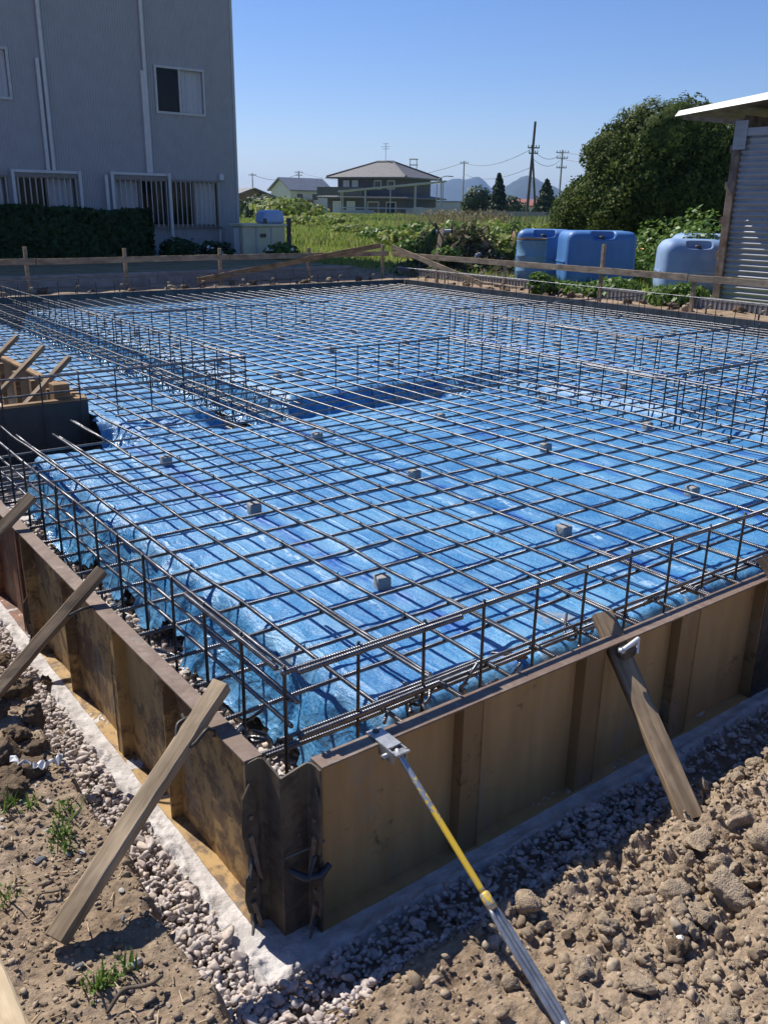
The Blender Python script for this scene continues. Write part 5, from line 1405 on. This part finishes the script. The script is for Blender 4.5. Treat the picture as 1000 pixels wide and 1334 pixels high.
o = link('earth_heap', grid_mesh('earth_heap', hx_, hy_, heap_z, MAT['heap']), None, (hp[0], hp[1], 0)); tag(o, 'dark earth heap full of debris behind the fence corner', 'earth heap')
r = np.random.default_rng(21); q_ = np.column_stack([r.normal(.2, .95, 5200), r.normal(0, .75, 5200)]); hz0 = heap_z(q_[:, 0], q_[:, 1])
lt = leaf_mesh('heap_litter', np.column_stack([q_[:, 0], q_[:, 1], hz0 + np.abs(r.normal(0, .07, len(q_)))]), np.tile((0, -.3, 1.), (len(q_), 1)), .085, MAT['litter'], 2.2, 1.2, seed=22)
o = link('heap_litter', lt, None, (hp[0], hp[1], 0)); o['kind'] = 'stuff'
for i, (nm, mt, a, b_) in enumerate(items):
    plank(nm, (hp[0] + a[0], hp[1] + a[1], float(heap_z(a[0], a[1])) + .02), (hp[0] + b_[0], hp[1] + b_[1], b_[2] + .45), .11, .03, mt, 'old timber offcut in the debris heap behind the fence corner', 'timber offcut', 80 + i, group='offcuts in the debris heap')
for i in range(30):
    v, f = rock(2, 600 + i, 8, .2, (1, 1, .8), .4, .75); s = random.uniform(.05, .13); x = hp[0] + random.uniform(-1.3, 1.8); y = hp[1] + random.uniform(-1.4, .6)
    mt = ['scrap', 'clod_dark', 'terracotta', 'scrap', 'clod_dark', 'concrete'][i % 6]
    o = link('rubble_lump', fast_mesh('rubble_lump', v, f, MAT[mt]), None, (x, y, float(heap_z(x - hp[0], y - hp[1])) + s * .3), (random.random(), random.random(), random.random() * 6), (s * 1.4, s, s * .7)); tag(o, 'broken lump of rubble in the debris heap behind the fence corner', 'rubble lump', 'rubble in the debris heap')
for i in range(26):
    x = hp[0] + random.uniform(-1.4, 1.8); y = hp[1] + random.uniform(-1.2, 1.2); a = random.uniform(0, 6); L_ = random.uniform(.4, 1.1); zb = float(heap_z(x - hp[0], y - hp[1])) - .6
    o = MB().tube([(x, y, .6 + zb), (x + L_ * .5 * math.cos(a), y + L_ * .5 * math.sin(a), .95 + zb + random.uniform(-.1, .2)), (x + L_ * math.cos(a), y + L_ * math.sin(a), 1.0 + zb + random.uniform(-.3, .25))], [.022, .016, .008], 5).build('dead_branch', MAT['bark'], None, origin=(x, y, .6)); tag(o, 'dead grey branch sticking out of the debris heap', 'branch', 'branches in the debris heap')
o = rbox((12.9, 14.3, 1.42), (.55, .2, .10), .04, 4).build('sheet_scrap', MAT['tarp'], None, True, origin=(12.9, 14.3, 1.4)); tag(o, 'white scrap of bent sheet on the debris heap', 'scrap')

# ================================================================== TREES
def P2(px, d):
    u = az_dir(px); p = np.array([CAM[0], CAM[1], 0]) + u * d; return np.array([p[0], p[1], .5])


uR = np.array([math.sin(YAW), -math.cos(YAW), 0]); uF = np.array([cy, sy, 0])
def L_(r_, f_, z, a, b_, c): q = uR * r_ + uF * f_; return (q[0], q[1], z, a, b_, c)


crown_tree('broadleaf_tree', 'big dense evergreen tree behind the tanks, tallest by the shed', 'tree', P2(868, 27), [L_(-.25, 0, 3.25, 1.35, 1.3, 1.05), L_(-.9, .2, 2.7, 1.7, 1.5, 1.2), L_(.7, .3, 3.0, 1.6, 1.5, 1.2), L_(.4, 0, 1.9, 2.0, 1.6, 1.3), L_(-1.1, -.3, 1.6, 1.5, 1.4, 1.2), L_(1.5, .2, 1.8, 1.3, 1.4, 1.5)], .062, 9500, MAT['leaf_tree'], .22, seed=31)
crown_tree('broadleaf_tree', 'lower rounded evergreen tree left of the big one', 'tree', P2(800, 28), [L_(.2, 0, 2.1, 1.2, 1.2, 1.0), L_(-.6, 0, 1.4, 1.1, 1.1, 1.0), L_(.7, -.2, 1.3, 1.2, 1.1, 1.1), L_(.8, .3, 2.7, .9, .9, .7)], .06, 9500, MAT['leaf_tree'], .16, seed=32)
crown_tree('broadleaf_tree', 'small bushy evergreen at the left end of the tree group', 'tree', P2(758, 27), [L_(0, 0, 1.1, .75, .75, .9), L_(.5, 0, .7, .8, .7, .7), L_(-.25, 0, .5, .6, .6, .6), L_(.15, 0, 1.9, .25, .25, .4)], .056, 9500, MAT['leaf_tree'], .09, seed=33)


def conifer(px, d, h, w, label, seed):
    r = np.random.default_rng(seed); b_ = P2(px, d); t_ = thing('conifer_tree', label, 'tree', tuple(b_)); n = 1500
    z = r.uniform(0, 1, n) ** .8; a = r.uniform(0, 2 * PI, n); k = (1 - z) ** .75 * (1 + .25 * np.sin(z * 40 + a * 2)) * r.uniform(.6, 1.05, n)
    p = np.column_stack([w / 2 * k * np.cos(a), w / 2 * k * np.sin(a), .08 * h + z * h * .92]); dn = np.column_stack([np.cos(a), np.sin(a), np.full(n, .3)])
    link('crown', leaf_mesh('crown', p, dn, .28, MAT['leaf_conifer'], seed=seed), t_); MB().tube([b_, b_ + (0, 0, h * .9)], [w * .05, w * .01], 6).build('trunk', MAT['bark'], t_)


conifer(648, 95, 4.6, 2.2, 'slim dark conifer left of the crossed utility poles', 41)
conifer(710, 95, 4.1, 2.7, 'dark conifer right of the crossed utility poles', 42)
conifer(430, 190, 4.6, 2.6, 'small dark conifer between the white house and the dark-roofed house', 43)
crown_tree('round_tree', 'round leafy tree behind the carport, left of the conifers', 'tree', P2(621, 100), [L_(0, 0, 2.2, 1.5, 1.5, 1.3), L_(-.6, 0, 1.6, 1.1, 1.1, 1.1), L_(.6, 0, 1.5, 1.1, 1.1, 1.0)], .26, 420, MAT['leaf_far'], .16, seed=44)
crown_tree('round_tree', 'leafy tree half hidden behind the conifer by the block wall', 'tree', P2(664, 130), [L_(0, 0, 1.8, 1.6, 1.5, 1.2), L_(1.2, 0, 1.3, 1.3, 1.2, .9)], .3, 300, MAT['leaf_far'], .16, seed=45)
crown_tree('round_tree', 'small leafy tree at the far left edge of the field', 'tree', P2(347, 100), [L_(0, 0, 1.2, 1.4, 1.3, 1.1), L_(1.3, 0, .8, 1.3, 1.2, .9)], .25, 420, MAT['leaf_far'], .16, seed=46)

# ================================================================== FAR HOUSES
def local(px, d):
    o_ = P2(px, d); u = az_dir(px); R_ = np.array([u[1], -u[0], 0]); return o_, R_, u


def W(o_, R_, u, x, y, z): return o_ + R_ * x + u * y + np.array([0, 0, z - .5 + .0])


class LB(MB):
    """boxes in a house's own axes"""
    def __init__(s, o_, ang): super().__init__(); s.o = np.array(o_); s.c, s.s = math.cos(ang), math.sin(ang)
    def tr(s): 
        v = np.array(s.v); X = s.o[0] + v[:, 0] * s.c - v[:, 1] * s.s; Y = s.o[1] + v[:, 0] * s.s + v[:, 1] * s.c; s.v = [tuple(q) for q in np.column_stack([X, Y, s.o[2] + v[:, 2]])]; return s


def house_part(o_, ang, name, mat, parent, boxes=(), polys=()):
    b = LB(o_, ang)
    for q in boxes: b.box(*q)
    for (v, f) in polys: b.add(v, f)
    return b.tr().build(name, MAT[mat], parent)


def hip_roof(x0, y0, x1, y1, z, h, rid):
    cx = (x0 + x1) / 2; cyy = (y0 + y1) / 2
    v = [(x0, y0, z), (x1, y0, z), (x1, y1, z), (x0, y1, z), (cx - rid, cyy, z + h), (cx + rid, cyy, z + h), (x0, y0, z - .2), (x1, y0, z - .2), (x1, y1, z - .2), (x0, y1, z - .2)]
    return v, [(0, 1, 5, 4), (1, 2, 5), (2, 3, 4, 5), (3, 0, 4), (6, 7, 1, 0), (7, 8, 2, 1), (8, 9, 3, 2), (9, 6, 0, 3), (9, 8, 7, 6)]


ang = YAW - PI / 2 - .50          # turned so that its left corner ridge faces us
o_ = P2(499, 140); hs = thing('tiled_house', 'dark two-storey house with grey hipped tile roof beyond the field', 'house', tuple(o_))
w2 = 4.6
house_part(o_, ang, 'upper_wall', 'dark_wall', hs, [(-5.2, -4.6, 2.6, 5.6, 4.6, 5.35)])
house_part(o_, ang, 'lower_wall', 'dark_wall', hs, [(-6.4, -5.6, -.2, 6.4, 5.2, 2.6)])
rr_ = house_part(o_, ang, 'roof', 'roof_tile', hs, [], [hip_roof(-6.5, -5.9, 6.9, 5.9, 5.35, 2.25, 1.4)])
rv = LB(o_, ang)
rv.tube([(-1.2, 0, 7.62), (1.6, 0, 7.62)], .2, 6)
for e in ((-6.4, -5.8), (-6.4, 5.8)): rv.tube([(-1.2, 0, 7.6), (e[0], e[1], 5.42)], .16, 5)
for e in ((6.8, -5.8), (6.8, 5.8)): rv.tube([(1.6, 0, 7.6), (e[0], e[1], 5.42)], .16, 5)
rv.tr().build('ridge_tiles', MAT['ridge'], rr_)
house_part(o_, ang, 'lower_roof', 'roof_tile', hs, [], [hip_roof(-7.6, -7.0, 7.6, 6.2, 2.6, .6, 5.4)])
house_part(o_, ang, 'balcony_parapet', 'dark_wall', hs, [(-7.2, -7.2, 2.75, .5, -7.0, 3.95)])
for (xa, xe) in ((-4.2, -3.2), (-2.7, -1.7), (1.0, 2.2), (3.2, 4.4)):
    wf = house_part(o_, ang, 'window', 'white_paint', hs, [(xa, -4.66, 3.7, xe, -4.602, 4.9)]); house_part(o_, ang, 'pane', 'pale_glass' if xa < -2 else 'dark_glass', wf, [(xa + .1, -4.68, 3.8, xe - .1, -4.661, 4.8)])
for (ya, ye) in ((-3.5, -2.3), (0, 1.2), (2.4, 3.6)):
    wf = house_part(o_, ang, 'window', 'white_paint', hs, [(-5.26, ya, 3.7, -5.202, ye, 4.9)]); house_part(o_, ang, 'pane', 'pale_glass', wf, [(-5.28, ya + .1, 3.8, -5.261, ye - .1, 4.8)])
for (xa, xe) in ((-5.4, -4.0), (-3.0, -1.6), (.5, 2.4), (3.6, 5.2)):
    wf = house_part(o_, ang, 'window', 'white_paint', hs, [(xa, -5.66, .2, xe, -5.602, 2.0)]); house_part(o_, ang, 'pane', 'pale_glass' if xa < -2 else 'dark_glass', wf, [(xa + .1, -5.68, .3, xe - .1, -5.661, 1.9)])
an = LB(o_, ang); an.tube([(.3, 0, 7.5), (.3, 0, 10.2)], .035, 4)
for z, l in ((10.1, .5), (9.7, .8), (9.4, .6)): an.tube([(.3 - l, 0, z), (.3 + l, 0, z)], .03, 4)
an.tr().build('tv_antenna', MAT['cable'], hs)
# carport in front: pale flat roof on thin posts
o_ = P2(508, 118); cpn = thing('carport', 'open carport with thin slanting roof before the tiled house', 'carport', tuple(o_)); an2 = YAW - PI / 2
house_part(o_, an2, 'roof', 'shed_panel', cpn, [], [([(-6.6, -1, 3.0), (7.0, -1, 4.4), (7.0, 4, 4.4), (-6.6, 4, 3.0), (-6.6, -1, 3.18), (7.0, -1, 4.58), (7.0, 4, 4.58), (-6.6, 4, 3.18)], [(0, 3, 2, 1), (4, 5, 6, 7), (0, 1, 5, 4), (2, 3, 7, 6), (0, 4, 7, 3), (1, 2, 6, 5)])])
for i, x in enumerate((-6.2, -3.2, 0, 3.2, 6.6)):
    house_part(o_, an2, 'post', 'shed_panel', cpn, [(x - .07, -.8, -.1, x + .07, -.66, 3.05 + (x + 6.6) * .103)]); house_part(o_, an2, 'post', 'shed_panel', cpn, [(x - .07, 3.6, -.1, x + .07, 3.74, 3.05 + (x + 6.6) * .103)])
house_part(o_, an2, 'brace', 'shed_panel', cpn, [(-6.4, -.78, 1.1, 7.0, -.7, 1.25)])
house_part(o_, an2, 'back_panel', 'shed_panel', cpn, [(-6.4, -.66, -.2, -2.0, -.6, .9), (2.0, -.66, -.2, 6.8, -.6, 1.2)])
# grey fence panels right of the carport
o_ = P2(598, 110); gf = thing('sheet_fence', 'pale grey sheet fence between the carport and the block wall', 'fence', tuple(o_))
for i in range(9): house_part(o_, an2, 'panel', 'shed_panel', gf, [(-5.4 + i * 1.2, 0, -.1, -5.4 + i * 1.2 + 1.17, .05, 1.35 - .05 * (i % 2))])

o_ = P2(392, 165); wh = thing('white_house', 'small white house with slate-blue gable roof beyond the field', 'house', tuple(o_)); a2 = YAW - PI / 2 + .35 + .35
house_part(o_, a2, 'wall', 'house_cream', wh, [(-4.2, -3, -.2, 4.2, 3, 3.9)], [([(4.2, -3, 3.9), (4.2, 3, 3.9), (4.2, 0, 5.6)], [(0, 1, 2)]), ([(-4.2, -3, 3.9), (-4.2, 3, 3.9), (-4.2, 0, 5.6)], [(2, 1, 0)])])
rr_ = house_part(o_, a2, 'roof', 'blue_roof', wh, [], [([(-4.7, -3.6, 3.6), (4.7, -3.6, 3.6), (4.7, 0, 5.66), (-4.7, 0, 5.66), (-4.7, -3.6, 3.8), (4.7, -3.6, 3.8), (4.7, 0, 5.86), (-4.7, 0, 5.86), (4.7, 3.6, 3.6), (-4.7, 3.6, 3.6), (4.7, 3.6, 3.8), (-4.7, 3.6, 3.8)], [(0, 1, 5, 4), (4, 5, 6, 7), (1, 2, 6, 5), (0, 4, 7, 3), (0, 3, 2, 1), (7, 6, 10, 11), (2, 8, 10, 6), (3, 7, 11, 9), (8, 9, 11, 10), (3, 9, 8, 2)])])
for (xa, xe, za, ze) in ((-3, -1.6, 2.1, 3.3), (.2, 1.6, 2.1, 3.3), (-2.4, -.8, .1, 1.6), (1.2, 2.6, .2, 1.6)):
    wf = house_part(o_, a2, 'window', 'white_paint', wh, [(xa, -3.06, za, xe, -3.002, ze)]); house_part(o_, a2, 'pane', 'dark_glass', wf, [(xa + .1, -3.08, za + .1, xe - .1, -3.061, ze - .1)])
for (ya, ye) in ((-1.6, -.8), (.9, 1.7)):
    wf = house_part(o_, a2, 'window', 'white_paint', wh, [(4.202, ya, 2.2, 4.26, ye, 3.5)]); house_part(o_, a2, 'pane', 'dark_glass', wf, [(4.261, ya + .1, 2.3, 4.28, ye - .1, 3.4)])
house_part(o_, a2, 'balcony', 'house_brown', wh, [(-3.4, -4.0, 1.5, 0, -3.9, 2.3)])

o_ = P2(322, 120); bh = thing('brown_house', 'brown gabled house peeking out beside the grey building', 'house', tuple(o_)); a3 = YAW - PI / 2 + .45
house_part(o_, a3, 'wall', 'house_brown', bh, [(-3.5, -3, -.2, 3.5, 3, 1.9)], [([(-3.5, -3, 1.9), (3.5, -3, 1.9), (0, -3, 3.1)], [(0, 1, 2)])])
house_part(o_, a3, 'roof', 'roof_tile', bh, [], [([(-4, -3.4, 1.75), (0, -3.4, 3.15), (0, 3.4, 3.15), (-4, 3.4, 1.75), (4, -3.4, 1.75), (4, 3.4, 1.75), (-4, -3.4, 1.95), (0, -3.4, 3.35), (0, 3.4, 3.35), (-4, 3.4, 1.95), (4, -3.4, 1.95), (4, 3.4, 1.95)], [(6, 7, 8, 9), (7, 10, 11, 8), (0, 6, 9, 3), (4, 5, 11, 10), (0, 1, 7, 6), (1, 4, 10, 7), (3, 2, 1, 0), (1, 2, 5, 4)])])

o_ = P2(700, 90); bw = thing('block_wall', 'long grey concrete block wall in front of the conifers', 'block wall', tuple(o_))
for i in range(11):
    for j in range(2): house_part(o_, an2, 'wall_panel', 'concrete', bw, [(-5.4 + i * 1.1, 0, -.1 + j * .62, -5.4 + i * 1.1 + 1.07, .15, .5 + j * .62)])
o_ = P2(672, 170); rh = thing('red_roofed_house', 'low house with reddish roof behind the block wall', 'house', tuple(o_))
house_part(o_, an2, 'wall', 'house_cream', rh, [(-5, 0, -.2, 6, 5, 1.9)]); house_part(o_, an2, 'roof', 'red_roof', rh, [], [hip_roof(-5.6, -.6, 6.6, 5.6, 1.9, 1.1, 3.5)])
o_ = P2(602, 260); gw = thing('long_warehouse', 'long pale low warehouse on the horizon behind the round tree', 'warehouse', tuple(o_))
house_part(o_, an2, 'wall', 'shed_panel', gw, [(-14, 0, -.2, 18, 8, 2.6)]); house_part(o_, an2, 'roof', 'blue_roof', gw, [(-14.4, -.4, 2.601, 18.4, 8.4, 3.0)])
o_ = P2(745, 210); gw = thing('low_house', 'low grey house between the conifer and the tree group', 'house', tuple(o_))
house_part(o_, an2, 'wall', 'house_cream', gw, [(-6, 0, -.2, 6, 6, 2.2)]); house_part(o_, an2, 'roof', 'roof_tile', gw, [], [hip_roof(-6.6, -.6, 6.6, 6.6, 2.2, 1.3, 3.5)])

# utility poles and wires
def pole(px, d, h, r_, label, mat='pole', arms=((.3, 1.6),), lean=0.):
    b_ = P2(px, d); t_ = thing('utility_pole', label, 'utility pole', tuple(b_)); top = b_ + (0, 0, h) + uR * lean
    MB().tube([b_ + (0, 0, -.3), top], [r_, r_ * .7], 8).build('shaft', MAT[mat], t_)
    for (dz, w_) in arms:
        a_ = MB().bar(top - uR * w_ / 2 - (0, 0, dz), top + uR * w_ / 2 - (0, 0, dz), .12, .14).build('crossarm', MAT[mat], t_)
        for s_ in (-.45, -.2, .2, .45): q = top + uR * w_ * s_ - (0, 0, dz - .07); MB().tube([q, q + (0, 0, .25)], .06, 5).build('insulator', MAT['pole'], a_)
    return top


T1 = pole(686, 115, 11.2, .2, 'tall dark utility pole of the crossed pair', 'pole_dark', ((2.9, 1.4), (3.5, 1.1)), .35)
T2 = pole(699, 116, 7.6, .16, 'leaning dark prop pole crossing the tall utility pole', 'pole_dark', (), -.95)
T3 = pole(727, 150, 10.1, .17, 'utility pole with crossarms right of the crossed pair', 'pole', ((.4, 2.0), (1.2, 1.8), (2.6, 1.6)))
T4 = pole(602, 190, 10.2, .17, 'utility pole behind the carport, left of the round tree', 'pole', ((.4, 1.6),))
T5 = pole(390, 260, 10.2, .2, 'distant utility pole above the white house', 'pole', ((.4, 2.2), (1.2, 1.8)))
T6 = pole(330, 230, 8.5, .17, 'distant utility pole above the brown house', 'pole', ((.5, 1.8),))
T7 = P2(537, 230)
t_ = thing('antenna_tower', 'small lattice antenna tower behind the tiled roof', 'antenna', tuple(T7)); mb = MB()
for sx in (-1, 1):
    for sy_ in (-1, 1): mb.tube([T7 + uR * sx * .8 + uF * sy_ * .8, T7 + uR * sx * .8 + uF * sy_ * .8 + (0, 0, 12.3)], .09, 4)
mb.build('legs', MAT['pole'], t_)
for z in (9.6, 10.9, 12.2): MB().lathe(T7 + (0, 0, z), [(1.15, 0), (1.15, .15)], 10).build('ring', MAT['pole'], t_)


def span(a, b_, sag, label, r_=.03):
    P = [np.array(a) * (1 - t) + np.array(b_) * t - np.array([0, 0, sag * 4 * t * (1 - t)]) for t in np.linspace(0, 1, 14)]
    o = MB().tube(P, r_, 4).build('power_line', MAT['cable'], None, origin=tuple(a)); tag(o, label, 'power line', 'overhead power lines')


TL = np.array(P2(560, 200)) + (0, 0, 8)
for dz in (.3, 2.4): span(T4 - (0, 0, dz), T1 - (0, 0, dz + 2.6), 1.2, 'overhead wire between the left pole and the crossed poles')
for dz in (.3, 1.2): span(T1 - (0, 0, 2.9 + dz), T3 - (0, 0, dz), 1.0, 'overhead wire between the crossed poles and the right pole')
for dz in (.3, 1.3): span(T3 - (0, 0, dz), P2(860, 130) + (0, 0, 10.2 - dz), 1.0, 'overhead wire running right toward the tree group')
span(T4 - (0, 0, .3), T5 - (0, 0, .3), 3.0, 'long overhead wire passing behind the tiled roof', .045)
span(T5 - (0, 0, .6), T6 - (0, 0, .3), 1.5, 'overhead wire above the white and brown houses', .045)
lp = P2(568, 105); t_ = thing('street_lamp', 'thin curved street lamp right of the carport roof', 'street lamp', tuple(lp))
MB().tube([lp, lp + (0, 0, 3.9), lp + uR * .25 + (0, 0, 4.45), lp + uR * .9 + (0, 0, 4.7), lp + uR * 1.4 + (0, 0, 4.7)], .05, 6).build('pole', MAT['pole'], t_); MB().bar(lp + uR * 1.3 + (0, 0, 4.68), lp + uR * 1.8 + (0, 0, 4.66), .18, .1).build('lamp_head', MAT['pole'], t_)

# ================================================================== SMALL FOREGROUND THINGS
def stone(x, y, s, mat, label, group=None, seed=0, flat=(1.3, .85, .55), rz=0.):
    v, f = rock(3, 700 + seed, 4, .10, flat); o = link('stone', fast_mesh('stone', v, f, MAT[mat], True), None, (x, y, float(ground_z(x, y)) + s * .28), (random.uniform(-.15, .15), random.uniform(-.15, .15), rz), (s, s, s)); return tag(o, label, 'stone', group)


def onz(px, py, z):
    v = fwd + RX * ((px - 500) / FPX) + UX * ((667 - py) / FPX); t = (z - CAM[2]) / v[2]; return (CAM + v * t)[:2]


def onground(px, py):
    z = .25
    for _ in range(12): p = onz(px, py, z); z = .5 * z + .5 * float(ground_z(p[0], p[1]))
    return p


q = onground(173, 1258); stone(*q, .019, 'pebble', 'pale smooth stone on the left bank below the nearest brace', seed=1)
q = onground(195, 1305); stone(*q, .019, 'clod', 'long tan pebble near the bank edge at the bottom of the picture', seed=2, rz=1.0)
q = onground(53, 1122); stone(*q, .015, 'pebble_dark', 'dark blue-grey stone on the left bank', seed=3)
q = onground(60, 1152); stone(*q, .013, 'clod', 'angular tan stone left of the nearest brace foot', seed=4)
q = onground(93, 1275); stone(*q, .015, 'clod', 'flat tan stone below the foot of the nearest brace', seed=5, rz=1.2)
q = onground(104, 1262); stone(*q, .012, 'pebble_dark', 'grey slaty stone beside the flat tan stone', seed=6)
for i in range(34):
    x = random.uniform(-1.0, -.5); y = random.uniform(-.5, .9); stone(x, y, random.uniform(.004, .010), random.choice(['pebble', 'pebble_dark', 'clod', 'pebble']), 'small pebble scattered on the left bank', 'pebbles on the left bank', 20 + i % 6, rz=random.random() * 6)
# large clods on the right mound
def bigclod(px, py, s, label, seed, cuts=7, fl=(1, .9, .9), dark=False, flake=False):
    q = onground(px, py); v, f = rock(4, 800 + seed, cuts - 3, .18, fl, .5, .9, .24); me = fast_mesh('dirt_clod', v, f, MAT['clod_dark' if dark else 'clod'])
    o = link('dirt_clod', me, None, (q[0], q[1], float(ground_z(*q)) + s * .45), (0.1, -.1, seed), (s, s, s)); tag(o, label, 'dirt clod')
    if flake:
        fl_ = rock(2, 5, 4, .2, (1, .8, .4)); f2 = link('plaster_flake', fast_mesh('plaster_flake', fl_[0], fl_[1], MAT['white_flake']), None, (q[0] - .004, q[1] + .004, float(ground_z(*q)) + s * 1.12), (.2, .1, .4), (s * .42, s * .42, s * .35)); tag(f2, 'white plaster flake lying on the squarish dark clod', 'plaster flake')


bigclod(885, 1240, .036, 'squarish dark soil clod with a white flake on top', 1, 9, (1, 1, 1.05), True, True)
bigclod(968, 1075, .055, 'largest tan slab-like clod near the right edge of the mound', 2, 8, (1.2, .9, .8))
bigclod(992, 1100, .055, 'big rounded clod at the right edge beside the slab-like one', 3, 7, (1, 1, .9))
bigclod(905, 1105, .045, 'broad clod below the foot of the right plank', 4, 8, (1.1, .9, .7))
bigclod(830, 1290, .032, 'flat tan clod near the lower end of the turnbuckle', 5, 8, (1.3, .9, .6))
bigclod(738, 1222, .020, 'small dark pyramid-shaped lump right of the turnbuckle', 6, 9, (1, 1, .9), True)
bigclod(785, 1125, .024, 'pale tan stone-like clod at the edge of the form shadow', 7, 8, (1.2, .9, .7))
bigclod(950, 1170, .05, 'crumbly broad clod in the middle of the right mound', 8, 8, (1.2, 1, .7))
bigclod(880, 1168, .04, 'pale-flecked clod left of the crumbly broad one', 9, 8, (1.1, 1, .7))
bigclod(915, 1200, .036, 'rounded clod just above the squarish dark one', 10, 8, (1.1, .9, .8))
for i, (px, py, s) in enumerate([(25, 905, .06), (45, 935, .05), (10, 985, .06), (40, 1010, .05), (20, 1035, .045), (60, 900, .04), (5, 870, .06), (50, 980, .045)]):
    q = onground(px, py); clod(q[0], q[1], s, 'large dark soil lump piled on the left bank between the two braces', 'large dark lumps on the left bank', True)
q = onground(930, 1145); o = link('plaster_flake', fast_mesh('plaster_flake', *rock(2, 9, 4, .2, (1, .5, 1.2)), MAT['white_flake']), None, (q[0], q[1], float(ground_z(*q)) + .012), (.4, .5, .3), (.009, .009, .011)); tag(o, 'tiny white chip standing in the right mound', 'plaster flake')

# strip of white netting, straw, roots, weeds
q = onground(50, 1000); z = float(ground_z(*q)) + .035; u = np.linspace(0, 1, 26)
px_ = q[0] - .07 + .16 * u + .006 * np.sin(u * 31); py_ = q[1] + .035 - .09 * np.sin(u * 2.6) + .006 * np.sin(u * 43 + 1)
w_ = .010 + .007 * np.sin(u * 17) ; V = []
for k in range(26): V += [(px_[k] - w_[k] * .5, py_[k] - w_[k], z + .010 * math.sin(k * 2.1)), (px_[k] + w_[k] * .5, py_[k] + w_[k], z + .010 * math.sin(k * 1.3 + 1)), (px_[k], py_[k], z + .012 + .008 * math.sin(k * 2.9))]
F = []
for k in range(25): F += [(3 * k, 3 * k + 3, 3 * k + 5, 3 * k + 2), (3 * k + 2, 3 * k + 5, 3 * k + 4, 3 * k + 1)]
o = MB().add(V, F).build('plastic_strip', MAT['tarp'], None, origin=(q[0], q[1], z)); tag(o, 'crumpled strip of white plastic on the left bank', 'plastic strip')
r = np.random.default_rng(9); n = 170; P = np.column_stack([r.uniform(-1.05, -.45, n), r.uniform(-.7, 1.0, n), np.zeros(n)]); P[:, 2] = ground_z(P[:, 0], P[:, 1]) + .006
a = r.uniform(0, PI, n); Ls = r.uniform(.004, .032, n) * r.uniform(.5, 1, n); d = np.column_stack([np.cos(a), np.sin(a), r.normal(0, .12, n)]) * Ls[:, None]; s = np.column_stack([-np.sin(a), np.cos(a), np.zeros(n)]) * .0016
V = np.stack([P - d - s, P + d - s * .6, P + d + s * .6, P - d + s], 1).reshape(-1, 3); V = np.concatenate([V, V + (0, 0, .003)])
F = np.arange(4 * n).reshape(n, 4); F = np.concatenate([F[:, ::-1], F + 4 * n, np.column_stack([F[:, 0], F[:, 1], F[:, 1] + 4 * n, F[:, 0] + 4 * n]), np.column_stack([F[:, 2], F[:, 3], F[:, 3] + 4 * n, F[:, 2] + 4 * n])])
o = link('straw_litter', fast_mesh('straw_litter', V, F, MAT['straw'])); o['kind'] = 'stuff'
SPL = ['bushiest weed sprout left of the nearest brace', 'weed sprout just above the bushiest one', 'weed sprout below the foot of the nearest brace', 'weed sprout right of the one below the brace foot', 'tiny weed sprout under the dark lumps at the left edge', 'weed sprout at the left edge beside the brace foot', 'leafy sprout left of the pair below the brace foot', 'small weed sprout under the white strip', 'low weed sprout under the bushiest one']
for i, (px, py, k) in enumerate([(80, 1090, 22), (85, 1060, 14), (140, 1285, 16), (160, 1270, 10), (12, 1055, 10), (10, 1175, 8), (125, 1290, 9), (40, 1050, 8), (85, 1110, 12)]):
    q = onground(px, py); z = float(ground_z(*q)); r = np.random.default_rng(i + 60); t_ = thing('weed_sprout', SPL[i], 'weed', (q[0], q[1], z), 'weed sprouts on the left bank')
    Q = np.column_stack([r.normal(0, .014, k), r.normal(0, .014, k), np.zeros(k)]); link('blades', blades(Q, .055, .006, MAT['weed'], 'blades', .9, i), t_)
    p = np.column_stack([r.normal(0, .02, k * 2), r.normal(0, .02, k * 2), r.uniform(.005, .035, k * 2)]); link('leaves', leaf_mesh('leaves', p, np.tile((0, 0, 1.), (k * 2, 1)), .009, MAT['weed'], seed=i), t_)
for i, (px, py, L_q, a) in enumerate([(215, 985, .16, 2.2), (185, 1015, .2, -.7), (95, 1075, .12, 1.2), (45, 1190, .09, .3), (140, 1325, .14, .1), (835, 1120, .12, -1.2)]):
    q = onground(px, py); z = float(ground_z(*q)) + .01; c = np.array([q[0], q[1], z]); d = np.array([math.cos(a), math.sin(a), 0]); p = np.array([-d[1], d[0], 0])
    lab = ['thin pale root curving over the gravel on the left', 'longer thin root at the edge of the left gravel', 'short root below the weeds on the left bank', 'dark twig on the left bank', 'black curved root at the bottom of the left bank', 'thin pale root on the right mound'][i]
    wire([c, c + d * L_q * .35 + p * .02 + (0, 0, .02), c + d * L_q * .7 - p * .015 + (0, 0, .022), c + d * L_q + p * .01], .0028 if i != 4 else .005, lab, 'root', mat='bark' if i in (3, 4) else 'wood_grey')

# ================================================================== AIR
hz_b = MB().box(-2600, -2600, -3.0, 4600, 4600, 130.0)
m = bpy.data.materials.new('air'); m.use_nodes = True; nt = m.node_tree
for n_ in list(nt.nodes): nt.nodes.remove(n_)
pv = nt.nodes.new('ShaderNodeVolumePrincipled'); pv.inputs['Color'].default_value = (.36, .58, 1.0, 1); pv.inputs['Density'].default_value = .00016; pv.inputs['Anisotropy'].default_value = .2
mo = nt.nodes.new('ShaderNodeOutputMaterial'); nt.links.new(pv.outputs[0], mo.inputs['Volume'])
hz_o = hz_b.build('haze', m); hz_o['kind'] = 'stuff'
